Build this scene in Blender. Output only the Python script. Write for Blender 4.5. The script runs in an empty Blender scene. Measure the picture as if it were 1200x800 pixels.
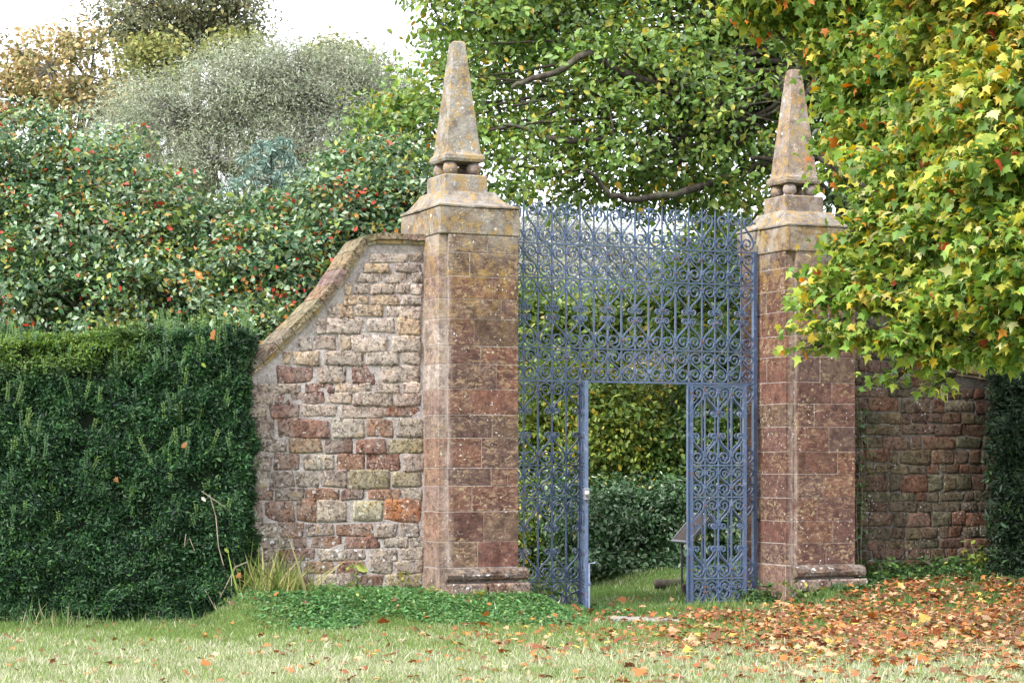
import bpy, math, random
import numpy as np
from mathutils import Vector, Matrix, noise as mnoise
random.seed(7)
RNG = np.random.default_rng(11)
SC = bpy.context.scene
COL = SC.collection
R = math.radians

# ------------------------------------------------------------------ camera, sky, sun, exposure
F = 2500.0          # focal length in pixels of the 1200 px wide photograph
EYE = 1.70
HZ = 545.0          # horizon row
cd = bpy.data.cameras.new('camera')
cam = bpy.data.objects.new('camera', cd)
COL.objects.link(cam)
cam.location = (0, 0, EYE)
cam.rotation_euler = (R(90), 0, 0)
cd.sensor_width = 36.0
cd.lens = 36.0 * F / 1200.0
cd.shift_y = (HZ - 400.0) / 1200.0
cd.clip_end = 3000
SC.camera = cam

SUN_EL, SUN_AZ = 46.0, -136.0     # azimuth: angle from +Y towards +X
world = bpy.data.worlds.new('World')
SC.world = world
world.use_nodes = True
wn, wl = world.node_tree.nodes, world.node_tree.links
wn.clear()
w_out = wn.new('ShaderNodeOutputWorld')
w_bg = wn.new('ShaderNodeBackground')
w_sky = wn.new('ShaderNodeTexSky')
w_sky.sky_type = 'NISHITA'
w_sky.sun_disc = False
w_sky.sun_elevation = R(SUN_EL)
w_sky.sun_rotation = R(SUN_AZ)
w_sky.air_density = 1.0
w_sky.dust_density = 3.0
w_mix = wn.new('ShaderNodeMix'); w_mix.data_type = 'RGBA'
w_cl = wn.new('ShaderNodeTexNoise')          # thin bright cloud cover
w_cl.inputs['Scale'].default_value = 2.2
w_cl.inputs['Detail'].default_value = 6
w_rp = wn.new('ShaderNodeMapRange')
w_rp.inputs['From Min'].default_value = 0.3
w_rp.inputs['From Max'].default_value = 0.7
w_rp.inputs['To Min'].default_value = 0.74
w_rp.inputs['To Max'].default_value = 0.92
w_mix.inputs['B'].default_value = (13.0, 13.3, 14.0, 1)
w_bg.inputs['Strength'].default_value = 0.082
wl.new(w_cl.outputs['Fac'], w_rp.inputs['Value'])
wl.new(w_rp.outputs['Result'], w_mix.inputs['Factor'])
wl.new(w_sky.outputs['Color'], w_mix.inputs['A'])
wl.new(w_mix.outputs['Result'], w_bg.inputs['Color'])
wl.new(w_bg.outputs[0], w_out.inputs[0])

sd = bpy.data.lights.new('sun', 'SUN')
sun = bpy.data.objects.new('sun', sd)
COL.objects.link(sun)
sd.energy = 2.3
sd.angle = R(12)
sd.color = (1.0, 0.965, 0.91)
sv = Vector((math.sin(R(SUN_AZ)) * math.cos(R(SUN_EL)), math.cos(R(SUN_AZ)) * math.cos(R(SUN_EL)), math.sin(R(SUN_EL))))
sun.rotation_euler = sv.to_track_quat('Z', 'Y').to_euler()
sun.location = sv * 40

SC.view_settings.view_transform = 'Standard'
SC.view_settings.look = 'None'
SC.view_settings.exposure = 1.5
SC.view_settings.gamma = 1.0
SC.cycles.max_bounces = 8
SC.cycles.transparent_max_bounces = 4
SC.cycles.diffuse_bounces = 3
SC.cycles.glossy_bounces = 2
SC.cycles.transmission_bounces = 3

# ------------------------------------------------------------------ frames of reference
TH = R(24.0)
D0 = 25.0
UX, UY = math.cos(TH), math.sin(TH)
VX, VY = -math.sin(TH), math.cos(TH)
P0 = ((608 - 600) / F * D0, D0)


def at(px, py, Y):
    return np.array([(px - 600) / F * Y, Y, EYE + (HZ - py) / F * Y])


def G(t, v, z=0.0):
    return Vector((P0[0] + UX * t + VX * v, P0[1] + UY * t + VY * v, z))


def solve_t(px, v):
    k = (px - 600) / F
    a = P0[0] + VX * v - k * (P0[1] + VY * v)
    return -a / (UX - k * UY)


def z_of(py, t, v):
    return EYE + (HZ - py) / F * (P0[1] + UY * t + VY * v)


def local_tv(x, y):
    dx, dy = x - P0[0], y - P0[1]
    return dx * UX + dy * UY, dx * VX + dy * VY


def sstep(a, b, x):
    s = np.clip((x - a) / (b - a), 0, 1)
    return s * s * (3 - 2 * s)


def hnoise(x, y):
    return (np.sin(x * 1.7 + 0.6 * np.sin(y * 1.3)) * np.sin(y * 1.9 + 0.8 * np.sin(x * 0.9)) + 0.5 * np.sin(x * 4.1 + 1.3) * np.sin(y * 4.7 + x)) / 1.5


def ground_h(x, y):
    x = np.asarray(x, float); y = np.asarray(y, float)
    t, v = local_tv(x, y)
    left = (1 - sstep(-0.35, 0.35, t)) * sstep(-4.05, -3.45, t)
    right = sstep(3.0, 3.7, t)
    bank = sstep(-2.3, -0.55, v) * (1 - sstep(3.5, 6.5, v))
    bl = sstep(-2.1, -0.6, v) * (1 - sstep(3.5, 6.5, v))
    h = left * bl * (0.235 + 0.03 * np.clip(-t - 1, 0, 3)) + right * bank * (0.20 + 0.05 * np.clip(t - 4, 0, 3))
    return h + 0.012 * hnoise(x * 1.3, y * 1.3)


# ------------------------------------------------------------------ helpers
def tag(o, label=None, cat=None, group=None, kind=None):
    if label: o['label'] = label
    if cat: o['category'] = cat
    if group: o['group'] = group
    if kind: o['kind'] = kind
    return o


def empty(name, loc, rz=0.0):
    o = bpy.data.objects.new(name, None)
    COL.objects.link(o)
    o.location = loc
    o.rotation_euler = (0, 0, rz)
    o.empty_display_size = 0.2
    return o


def link(name, me, mat=None, parent=None, loc=None):
    o = bpy.data.objects.new(name, me)
    COL.objects.link(o)
    if mat is not None and len(me.materials) == 0:
        me.materials.append(mat)
    if parent is not None: o.parent = parent
    if loc is not None: o.location = loc
    return o


def np_mesh(name, V, Fc, col=None, smooth=False):
    """V (n,3); Fc an (m,k) array or a list of such arrays."""
    if not isinstance(Fc, list): Fc = [Fc]
    me = bpy.data.meshes.new(name)
    V = np.asarray(V, np.float32)
    me.vertices.add(len(V))
    me.vertices.foreach_set('co', V.ravel())
    lv = np.concatenate([f.ravel() for f in Fc]).astype(np.int32)
    tot = np.concatenate([np.full(len(f), f.shape[1], np.int32) for f in Fc])
    st = np.concatenate([[0], np.cumsum(tot)[:-1]]).astype(np.int32)
    me.loops.add(len(lv))
    me.loops.foreach_set('vertex_index', lv)
    me.polygons.add(len(tot))
    me.polygons.foreach_set('loop_start', st)
    me.polygons.foreach_set('loop_total', tot)
    if smooth:
        me.polygons.foreach_set('use_smooth', np.ones(len(tot), bool))
    me.update(calc_edges=True)
    if col is not None:
        a = me.color_attributes.new('Col', 'FLOAT_COLOR', 'POINT')
        c = np.ones((len(V), 4), np.float32)
        c[:, :3] = col
        a.data.foreach_set('color', c.ravel())
    return me


class MB:
    def __init__(s):
        s.v, s.f = [], []

    def add(s, V, Fs):
        b = len(s.v)
        s.v.extend([tuple(map(float, p)) for p in V])
        s.f.extend([tuple(i + b for i in f) for f in Fs])

    def box(s, x0, y0, z0, x1, y1, z1, jit=0.0, M=None):
        V = [(x, y, z) for z in (z0, z1) for y in (y0, y1) for x in (x0, x1)]
        if jit: V = [tuple(c + random.uniform(-jit, jit) for c in p) for p in V]
        if M is not None: V = [tuple(M @ Vector(p)) for p in V]
        s.add(V, [(0, 2, 3, 1), (4, 5, 7, 6), (0, 1, 5, 4), (2, 6, 7, 3), (0, 4, 6, 2), (1, 3, 7, 5)])

    def cbox(s, x0, y0, z0, x1, y1, z1, c=0.01, jit=0.0):
        """box with chamfered edges (44 triangles)"""
        V, idx = [], {}
        X, Y, Z = (x0, x1), (y0, y1), (z0, z1)
        for i in (0, 1):
            for j in (0, 1):
                for k in (0, 1):
                    sx, sy, sz = (1 if i == 0 else -1), (1 if j == 0 else -1), (1 if k == 0 else -1)
                    q = [random.uniform(-jit, jit) for _ in range(3)] if jit else (0, 0, 0)
                    p = (X[i] + q[0], Y[j] + q[1], Z[k] + q[2])
                    for a, d in enumerate(((0, sy * c, sz * c), (sx * c, 0, sz * c), (sx * c, sy * c, 0))):
                        idx[(i, j, k, a)] = len(V)
                        V.append((p[0] + d[0], p[1] + d[1], p[2] + d[2]))
        I = idx
        Fs = []
        for i in (0, 1):
            q = [I[(i, 0, 0, 0)], I[(i, 1, 0, 0)], I[(i, 1, 1, 0)], I[(i, 0, 1, 0)]]
            Fs.append(q if i else q[::-1])
            q = [I[(0, i, 0, 1)], I[(0, i, 1, 1)], I[(1, i, 1, 1)], I[(1, i, 0, 1)]]
            Fs.append(q if i else q[::-1])
            q = [I[(0, 0, i, 2)], I[(1, 0, i, 2)], I[(1, 1, i, 2)], I[(0, 1, i, 2)]]
            Fs.append(q if i else q[::-1])
        for j in (0, 1):
            for k in (0, 1):
                Fs.append([I[(0, j, k, 1)], I[(1, j, k, 1)], I[(1, j, k, 2)], I[(0, j, k, 2)]])
                Fs.append([I[(j, 0, k, 0)], I[(j, 1, k, 0)], I[(j, 1, k, 2)], I[(j, 0, k, 2)]])
                Fs.append([I[(j, k, 0, 0)], I[(j, k, 1, 0)], I[(j, k, 1, 1)], I[(j, k, 0, 1)]])
                for i in (0, 1):
                    Fs.append([I[(i, j, k, a)] for a in (0, 1, 2)])
        s.add(V, Fs)

    def tube(s, pts, rad, n=6, cap=True):
        pts = [Vector(p) for p in pts]
        if not hasattr(rad, '__len__'): rad = [rad] * len(pts)
        V, Fs = [], []
        prev = None
        for i, p in enumerate(pts):
            d = (pts[min(i + 1, len(pts) - 1)] - pts[max(i - 1, 0)]).normalized()
            if prev is None:
                a = d.orthogonal().normalized()
            else:
                a = (prev - d * prev.dot(d)).normalized()
            prev = a
            b = d.cross(a)
            for k in range(n):
                w = 2 * math.pi * k / n
                V.append(p + (a * math.cos(w) + b * math.sin(w)) * rad[i])
        for i in range(len(pts) - 1):
            for k in range(n):
                Fs.append((i * n + k, i * n + (k + 1) % n, (i + 1) * n + (k + 1) % n, (i + 1) * n + k))
        if cap:
            Fs.append(tuple(range(n))[::-1])
            Fs.append(tuple(range((len(pts) - 1) * n, len(pts) * n)))
        s.add(V, Fs)

    def strap(s, pts, w, d):
        """flat bar swept along pts in the x-z plane, w wide in the plane, d deep in y"""
        V, Fs = [], []
        n = len(pts)
        for i, (x, z) in enumerate(pts):
            x0, z0 = pts[max(i - 1, 0)]
            x1, z1 = pts[min(i + 1, n - 1)]
            L = math.hypot(x1 - x0, z1 - z0) or 1
            nx, nz = -(z1 - z0) / L * w / 2, (x1 - x0) / L * w / 2
            V += [(x + nx, -d / 2, z + nz), (x + nx, d / 2, z + nz), (x - nx, d / 2, z - nz), (x - nx, -d / 2, z - nz)]
        for i in range(n - 1):
            for k in range(4):
                Fs.append((i * 4 + k, i * 4 + (k + 1) % 4, i * 4 + 4 + (k + 1) % 4, i * 4 + 4 + k))
        Fs.append((0, 3, 2, 1))
        Fs.append(tuple(range(4 * n - 4, 4 * n)))
        s.add(V, Fs)

    def mesh(s, name, smooth=False):
        me = bpy.data.meshes.new(name)
        me.from_pydata(s.v, [], s.f)
        if smooth:
            me.polygons.foreach_set('use_smooth', np.ones(len(me.polygons), bool))
        me.update()
        return me

    def build(s, name, mat, parent=None, smooth=False, loc=None, color=None):
        o = link(name, s.mesh(name, smooth), mat, parent, loc)
        if color is not None: o.color = (*color[:3], 1)
        return o


# ------------------------------------------------------------------ materials
class NT:
    def __init__(s, name):
        s.m = bpy.data.materials.new(name)
        s.m.use_nodes = True
        s.t = s.m.node_tree
        s.t.nodes.clear()
        s.out = s.t.nodes.new('ShaderNodeOutputMaterial')

    def n(s, typ, **kw):
        nd = s.t.nodes.new('ShaderNode' + typ)
        for k, v in kw.items():
            if k.startswith('_'):
                setattr(nd, k[1:], v)
            else:
                k2 = k.replace('__', ' ')
                if hasattr(v, 'is_output') or isinstance(v, bpy.types.NodeSocket):
                    s.t.links.new(v, nd.inputs[k2])
                else:
                    nd.inputs[k2].default_value = v
        return nd

    def noise(s, vec, scale, detail=4, rough=0.6, dist=0.0):
        return s.n('TexNoise', Vector=vec, Scale=scale, Detail=detail, Roughness=rough, Distortion=dist).outputs['Fac']

    def ramp(s, fac, a, b, lo=0.0, hi=1.0):
        return s.n('MapRange', Value=fac, From__Min=a, From__Max=b, To__Min=lo, To__Max=hi).outputs['Result']

    def mix(s, fac, A, B, mode='MIX'):
        nd = s.t.nodes.new('ShaderNodeMix')
        nd.data_type = 'RGBA'
        nd.blend_type = mode
        for k, v in (('Factor', fac), ('A', A), ('B', B)):
            if isinstance(v, bpy.types.NodeSocket): s.t.links.new(v, nd.inputs[k])
            else: nd.inputs[k].default_value = v if k == 'Factor' else (*v[:3], 1)
        return nd.outputs['Result']

    def math(s, op, a, b=0.0, c=0.0):
        nd = s.t.nodes.new('ShaderNodeMath')
        nd.operation = op
        for i, v in enumerate((a, b, c)):
            if isinstance(v, bpy.types.NodeSocket): s.t.links.new(v, nd.inputs[i])
            else: nd.inputs[i].default_value = v
        return nd.outputs[0]

    def finish(s, color, rough=0.8, bump=None, bstr=0.3, bdist=0.01, spec=0.3, metal=0.0):
        p = s.n('BsdfPrincipled', Roughness=rough, Metallic=metal)
        p.inputs['Specular IOR Level'].default_value = spec
        if isinstance(color, bpy.types.NodeSocket): s.t.links.new(color, p.inputs['Base Color'])
        else: p.inputs['Base Color'].default_value = (*color[:3], 1)
        if bump is not None:
            b = s.n('Bump', Strength=bstr, Distance=bdist, Height=bump)
            s.t.links.new(b.outputs[0], p.inputs['Normal'])
        s.t.links.new(p.outputs[0], s.out.inputs[0])
        return s.m


def leaf_mat(name, gloss=0.45, trans=0.35, spec=0.4):
    m = NT(name)
    a = m.n('Attribute', _attribute_name='Col').outputs['Color']
    p = m.n('BsdfPrincipled', Roughness=gloss)
    p.inputs['Specular IOR Level'].default_value = spec
    m.t.links.new(a, p.inputs['Base Color'])
    hs = m.n('HueSaturation', Hue=0.49, Saturation=1.1, Value=1.25, Color=a).outputs[0]
    tr = m.n('BsdfTranslucent', Color=hs)
    mx = m.n('MixShader', Fac=trans)
    m.t.links.new(p.outputs[0], mx.inputs[1])
    m.t.links.new(tr.outputs[0], mx.inputs[2])
    m.t.links.new(mx.outputs[0], m.out.inputs[0])
    return m.m


def stone_mat(name, kind):
    """weathered stone; Object Info colour is the stone's own colour, lichen and wear on top"""
    m = NT(name)
    tc = m.n('TexCoord').outputs['Object']
    geo = m.n('NewGeometry').outputs['Position']
    vec = geo
    oi = m.n('ObjectInfo')
    base = oi.outputs['Color']
    n1 = m.noise(vec, 9, 6, 0.65)
    n2 = m.noise(vec, 42, 5, 0.7)
    n3 = m.noise(vec, 3.2, 4, 0.6, 0.4)
    dark = m.mix(m.ramp(n1, 0.3, 0.62), (0.4, 0.36, 0.36), (1.25, 1.2, 1.15))
    c = m.mix(1.0, base, dark, 'MULTIPLY')
    grain = m.mix(m.ramp(n2, 0.3, 0.7), (0.62, 0.6, 0.6), (1.35, 1.35, 1.35))
    c = m.mix(0.85, c, grain, 'MULTIPLY')
    sep = m.n('SeparateXYZ', Vector=vec)
    z = sep.outputs['Z']

    def spots(scale, r0, r1, thr_noise_scale, lo, hi, seed):
        mp = m.n('Mapping', Vector=vec, Location=(seed, seed * 1.7, seed * 0.3))
        wob = m.n('TexNoise', Vector=mp.outputs[0], Scale=scale * 2.0, Detail=3)
        ad = m.n('VectorMath', _operation='MULTIPLY_ADD')
        m.t.links.new(wob.outputs['Color'], ad.inputs[0])
        ad.inputs[1].default_value = (0.9 / scale,) * 3
        m.t.links.new(mp.outputs[0], ad.inputs[2])
        vo = m.n('TexVoronoi', Vector=ad.outputs[0], Scale=scale)
        s1 = m.ramp(vo.outputs['Distance'], r1, r0)
        gate = m.ramp(m.noise(mp.outputs[0], thr_noise_scale, 3), lo, hi)
        return m.math('MULTIPLY', s1, gate)
    if kind == 'ashlar':
        mpv = m.n('Mapping', Vector=vec, Scale=(1, 1, 2.1)).outputs[0]
        patch = m.ramp(m.math('ADD', m.noise(vec, 3.0, 3, 0.5), m.math('MULTIPLY', oi.outputs['Random'], 0.3)), 0.52, 0.72)
        tan = m.math('MULTIPLY', m.ramp(m.noise(mpv, 13, 6, 0.72, 0.6), 0.51, 0.57), patch)
        c = m.mix(m.math('MULTIPLY', tan, 0.75), c, (0.31, 0.215, 0.135))
        blk = m.ramp(m.noise(mpv, 5, 5, 0.7), 0.52, 0.64)
        c = m.mix(m.math('MULTIPLY', blk, 0.6), c, (0.075, 0.05, 0.047))
        c = m.mix(m.math('MULTIPLY', spots(13, 0.18, 0.30, 2.5, 0.45, 0.6, 1.0), 0.75), c, (0.36, 0.29, 0.17))
        # pale streak down the arris beside the pilaster
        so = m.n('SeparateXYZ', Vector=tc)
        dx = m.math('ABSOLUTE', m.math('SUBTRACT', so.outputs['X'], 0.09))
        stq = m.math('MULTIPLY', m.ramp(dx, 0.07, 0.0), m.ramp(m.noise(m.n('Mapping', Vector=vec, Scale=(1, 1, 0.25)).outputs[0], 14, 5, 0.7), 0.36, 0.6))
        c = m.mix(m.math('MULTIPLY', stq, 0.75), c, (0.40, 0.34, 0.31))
        # ochre lichen towards the top of the pier
        topz = m.ramp(z, 3.0, 4.5, 0.0, 0.9)
        och = m.math('MULTIPLY', m.ramp(m.noise(vec, 8, 6, 0.75), 0.50, 0.56), topz)
        c = m.mix(m.math('MULTIPLY', och, 0.8), c, (0.33, 0.21, 0.055))
        gry = m.math('MULTIPLY', m.ramp(n3, 0.42, 0.58), m.ramp(z, 4.0, 4.5))
        c = m.mix(m.math('MULTIPLY', gry, 0.7), c, (0.36, 0.34, 0.31))
        c = m.mix(m.math('MULTIPLY', spots(17, 0.12, 0.2, 3, 0.50, 0.60, 5.0), 0.85), c, (0.62, 0.60, 0.55))
        c = m.mix(m.math('MULTIPLY', spots(40, 0.16, 0.24, 4, 0.54, 0.66, 9.0), 0.7), c, (0.5, 0.46, 0.4))
    elif kind == 'pale':
        c = m.mix(m.math('MULTIPLY', m.ramp(n3, 0.4, 0.6), 0.5), c, (0.36, 0.34, 0.32))
        c = m.mix(m.math('MULTIPLY', m.ramp(m.noise(vec, 5, 6, 0.75), 0.50, 0.62), 0.65), c, (0.13, 0.10, 0.08))
        c = m.mix(m.math('MULTIPLY', m.ramp(m.noise(vec, 8, 6, 0.7), 0.51, 0.58), 0.65), c, (0.34, 0.22, 0.07))
        c = m.mix(m.math('MULTIPLY', spots(9, 0.10, 0.2, 2.2, 0.46, 0.56, 5.0), 0.85), c, (0.60, 0.59, 0.56))
        c = m.mix(m.math('MULTIPLY', spots(31, 0.14, 0.25, 4, 0.5, 0.6, 2.0), 0.8), c, (0.6, 0.58, 0.54))
        c = m.mix(m.math('MULTIPLY', m.ramp(m.noise(vec, 26, 5, 0.7), 0.60, 0.68), 0.7), c, (0.07, 0.06, 0.055))
    elif kind == 'rubble':
        c = m.mix(m.math('MULTIPLY', m.ramp(n3, 0.45, 0.62), 0.35), c, (0.38, 0.36, 0.33))
        lowz = m.ramp(z, 2.2, 0.6, 0.15, 1.0)
        c = m.mix(m.math('MULTIPLY', m.math('MULTIPLY', spots(11, 0.18, 0.27, 2.2, 0.44, 0.56, 3.0), lowz), 0.95), c, (0.70, 0.71, 0.72))
        c = m.mix(m.math('MULTIPLY', spots(24, 0.18, 0.26, 4, 0.46, 0.6, 8.0), 0.8), c, (0.62, 0.62, 0.60))
        c = m.mix(m.math('MULTIPLY', m.ramp(m.noise(vec, 9, 6, 0.7), 0.58, 0.66), 0.6), c, (0.30, 0.19, 0.06))
    elif kind == 'darkrubble':
        c = m.mix(m.math('MULTIPLY', m.ramp(n3, 0.48, 0.62), 0.4), c, (0.13, 0.12, 0.08))
        c = m.mix(m.math('MULTIPLY', spots(20, 0.16, 0.24, 3, 0.5, 0.6, 4.0), 0.8), c, (0.5, 0.5, 0.48))
    h = m.math('ADD', m.math('MULTIPLY', n2, 0.45), n1)
    if kind in ('rubble', 'darkrubble'):
        crk = m.ramp(m.noise(vec, 24, 7, 0.75, 0.8), 0.36, 0.46)
        c = m.mix(1.0, c, m.mix(crk, (0.55, 0.5, 0.48), (1, 1, 1)), 'MULTIPLY')
        h = m.math('ADD', h, m.math('MULTIPLY', crk, 0.5))
        return m.finish(c, 0.92, h, 1.0, 0.035, 0.12)
    return m.finish(c, 0.92, h, 0.9, 0.022, 0.15)


def mortar_mat(name, base, pale):
    m = NT(name)
    geo = m.n('NewGeometry').outputs['Position']
    n1 = m.noise(geo, 6, 6, 0.7)
    n2 = m.noise(geo, 60, 4, 0.7)
    c = m.mix(m.ramp(n1, 0.35, 0.65), base, pale)
    c = m.mix(0.7, c, m.mix(m.ramp(n2, 0.3, 0.7), (0.55, 0.55, 0.55), (1.3, 1.3, 1.3)), 'MULTIPLY')
    n3 = m.noise(geo, 19, 6, 0.75)
    c = m.mix(m.math('MULTIPLY', m.ramp(n3, 0.52, 0.62), 0.55), c, tuple(0.55 * x for x in base))
    c = m.mix(m.math('MULTIPLY', m.ramp(m.noise(geo, 11, 4), 0.56, 0.64), 0.5), c, (0.50, 0.48, 0.45))
    return m.finish(c, 0.95, m.math('ADD', m.math('ADD', n1, n3), m.math('MULTIPLY', n2, 0.5)), 1.0, 0.035, 0.1)


M = {}
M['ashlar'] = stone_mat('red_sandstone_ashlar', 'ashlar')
M['pale'] = stone_mat('lichened_pale_stone', 'pale')
M['rubble'] = stone_mat('rubble_stone', 'rubble')
M['darkrubble'] = stone_mat('dark_rubble_stone', 'darkrubble')
M['mortar'] = mortar_mat('lime_mortar', (0.36, 0.315, 0.30), (0.55, 0.49, 0.475))
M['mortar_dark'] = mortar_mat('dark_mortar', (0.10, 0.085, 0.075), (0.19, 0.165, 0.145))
M['joint'] = mortar_mat('ashlar_joint_mortar', (0.36, 0.29, 0.26), (0.52, 0.45, 0.41))
M['leaf'] = leaf_mat('leaf', 0.42, 0.32)
M['leaf_gloss'] = leaf_mat('glossy_leaf', 0.3, 0.18, 0.6)
M['leaf_berry'] = leaf_mat('shrub_leaf', 0.38, 0.25, 0.5)
M['leaf_dull'] = leaf_mat('dull_leaf', 0.75, 0.25, 0.1)
M['maple_leaf'] = leaf_mat('maple_leaf', 0.5, 0.42, 0.35)
M['dry_leaf'] = leaf_mat('dry_leaf', 0.6, 0.2, 0.3)
M['grass'] = leaf_mat('grass_blade', 0.6, 0.35, 0.2)


def bark_mat(name, a, b):
    m = NT(name)
    geo = m.n('NewGeometry').outputs['Position']
    mp = m.n('Mapping', Vector=geo, Scale=(1, 1, 0.3)).outputs[0]
    n1 = m.noise(mp, 14, 6, 0.7)
    n2 = m.noise(geo, 2.5, 3)
    c = m.mix(m.ramp(n1, 0.35, 0.65), a, b)
    c = m.mix(m.math('MULTIPLY', m.ramp(n2, 0.5, 0.65), 0.4), c, (0.12, 0.13, 0.08))
    return m.finish(c, 0.95, n1, 0.8, 0.03, 0.1)


M['bark'] = bark_mat('brown_bark', (0.035, 0.028, 0.024), (0.10, 0.085, 0.07))
M['bark_grey'] = bark_mat('grey_bark', (0.13, 0.12, 0.11), (0.30, 0.28, 0.26))
M['twig'] = bark_mat('pale_dry_stem', (0.2, 0.15, 0.12), (0.35, 0.29, 0.23))


def iron_mat():
    m = NT('blue_grey_painted_iron')
    geo = m.n('NewGeometry').outputs['Position']
    oc = m.n('ObjectInfo').outputs['Color']
    n1 = m.noise(geo, 22, 6, 0.7)
    n2 = m.noise(geo, 5, 5, 0.6)
    c = m.mix(m.ramp(n1, 0.35, 0.65), (0.75, 0.76, 0.8), (1.25, 1.22, 1.2))
    c = m.mix(1.0, oc, c, 'MULTIPLY')
    rust = m.math('MULTIPLY', m.ramp(n1, 0.56, 0.63), m.ramp(n2, 0.46, 0.56))
    c = m.mix(rust, c, (0.14, 0.045, 0.025))
    chalk = m.ramp(m.noise(geo, 11, 5, 0.6), 0.56, 0.68)
    c = m.mix(m.math('MULTIPLY', chalk, 0.35), c, (0.26, 0.32, 0.44))
    return m.finish(c, 0.36, n1, 0.3, 0.004, 0.6)


M['iron'] = iron_mat()
IRON = (0.056, 0.090, 0.168)
RUST = (0.12, 0.05, 0.04)


def plain(name, col, rough=0.8, spec=0.3, metal=0.0, var=0.25, sc=20):
    m = NT(name)
    geo = m.n('NewGeometry').outputs['Position']
    n1 = m.noise(geo, sc, 5, 0.65)
    c = m.mix(m.ramp(n1, 0.3, 0.7), tuple(x * (1 - var) for x in col), tuple(x * (1 + var) for x in col))
    return m.finish(c, rough, n1, 0.3, 0.005, spec, metal)


# ------------------------------------------------------------------ ground
def axis(lo, hi, step, far):
    a = list(np.arange(lo, hi + 1e-6, step))
    out_hi, d = [], step
    x = hi
    while x < far:
        d *= 1.35
        x += d
        out_hi.append(x)
    out_lo, d = [], step
    x = lo
    while x > -far:
        d *= 1.35
        x -= d
        out_lo.append(x)
    return np.array(out_lo[::-1] + a + out_hi)


def ground_material():
    m = NT('lawn_soil')
    geo = m.n('NewGeometry').outputs['Position']
    n1 = m.noise(geo, 1.1, 5, 0.6)
    n2 = m.noise(geo, 14, 6, 0.7)
    n3 = m.noise(geo, 80, 4, 0.7)
    c = m.mix(m.ramp(n2, 0.35, 0.65), (0.08, 0.125, 0.035), (0.14, 0.19, 0.06))
    c = m.mix(m.math('MULTIPLY', m.ramp(n1, 0.5, 0.66), 0.55), c, (0.27, 0.25, 0.13))
    c = m.mix(0.6, c, m.mix(m.ramp(n3, 0.3, 0.7), (0.45, 0.45, 0.4), (1.5, 1.5, 1.4)), 'MULTIPLY')
    # worn earth on the line through the opening
    sp = m.n('VectorMath', _operation='DISTANCE')
    mp = m.n('Mapping', Vector=geo, Scale=(0.9, 1.25, 0))
    m.t.links.new(mp.outputs[0], sp.inputs[0])
    e = at(742, 727, 23.4)
    sp.inputs[1].default_value = (e[0] * 0.9, e[1] * 1.25, 0)
    d = m.math('ADD', sp.outputs['Value'], m.math('MULTIPLY', m.noise(geo, 5, 4), 0.5))
    c = m.mix(m.ramp(d, 0.95, 0.75), c, (0.07, 0.05, 0.045))
    return m.finish(c, 0.95, m.math('ADD', n2, n3), 0.8, 0.03, 0.1)


xs = axis(-9, 9, 0.15, 900)
ys = axis(13, 36, 0.15, 900)
XX, YY = np.meshgrid(xs, ys)
ZZ = ground_h(XX, YY)
nx, ny = len(xs), len(ys)
Vg = np.stack([XX.ravel(), YY.ravel(), ZZ.ravel()], 1)
ii, jj = np.meshgrid(np.arange(nx - 1), np.arange(ny - 1))
b0 = (jj * nx + ii).ravel()
Fg = np.stack([b0, b0 + 1, b0 + nx + 1, b0 + nx], 1)
ground = link('ground', np_mesh('ground', Vg, Fg, smooth=True), ground_material())
tag(ground, 'mown lawn, green by the wall and straw-yellow in the foreground', kind='structure')


# ------------------------------------------------------------------ gate piers
def px_strip():
    pass


VF = -0.62                     # plane of the pier fronts
T_LP1 = solve_t(606, VF); T_LP0 = solve_t(514, VF)
T_RP0 = solve_t(920.5, VF); T_RP1 = solve_t(1000.5, VF)
PW = T_LP1 - T_LP0
PD = 1.05
RED = [(0.135, 0.070, 0.058), (0.118, 0.066, 0.058), (0.15, 0.082, 0.062), (0.11, 0.071, 0.064), (0.13, 0.088, 0.068), (0.152, 0.078, 0.06)]
SIDE = [(0.30, 0.25, 0.22), (0.27, 0.2, 0.18), (0.34, 0.3, 0.28), (0.25, 0.16, 0.13)]


def frustum(mb, x0, y0, x1, y1, z0, X0, Y0, X1, Y1, z1, jit=0.0):
    V = [(x0, y0, z0), (x1, y0, z0), (x1, y1, z0), (x0, y1, z0), (X0, Y0, z1), (X1, Y0, z1), (X1, Y1, z1), (X0, Y1, z1)]
    if jit: V = [tuple(c + random.uniform(-jit, jit) for c in p) for p in V]
    mb.add(V, [(3, 2, 1, 0), (4, 5, 6, 7), (0, 1, 5, 4), (1, 2, 6, 5), (2, 3, 7, 6), (3, 0, 4, 7)])


def rough_mesh(me, amp, scale=6.0, cuts=0):
    import bmesh
    bm = bmesh.new()
    bm.from_mesh(me)
    if cuts:
        bmesh.ops.subdivide_edges(bm, edges=bm.edges[:], cuts=cuts, use_grid_fill=True)
    off = Vector((random.random() * 50, random.random() * 50, random.random() * 50))
    for v in bm.verts:
        n = mnoise.noise_vector(v.co * scale + off)
        v.co += n * amp
    bm.to_mesh(me)
    bm.free()
    me.update()


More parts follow.
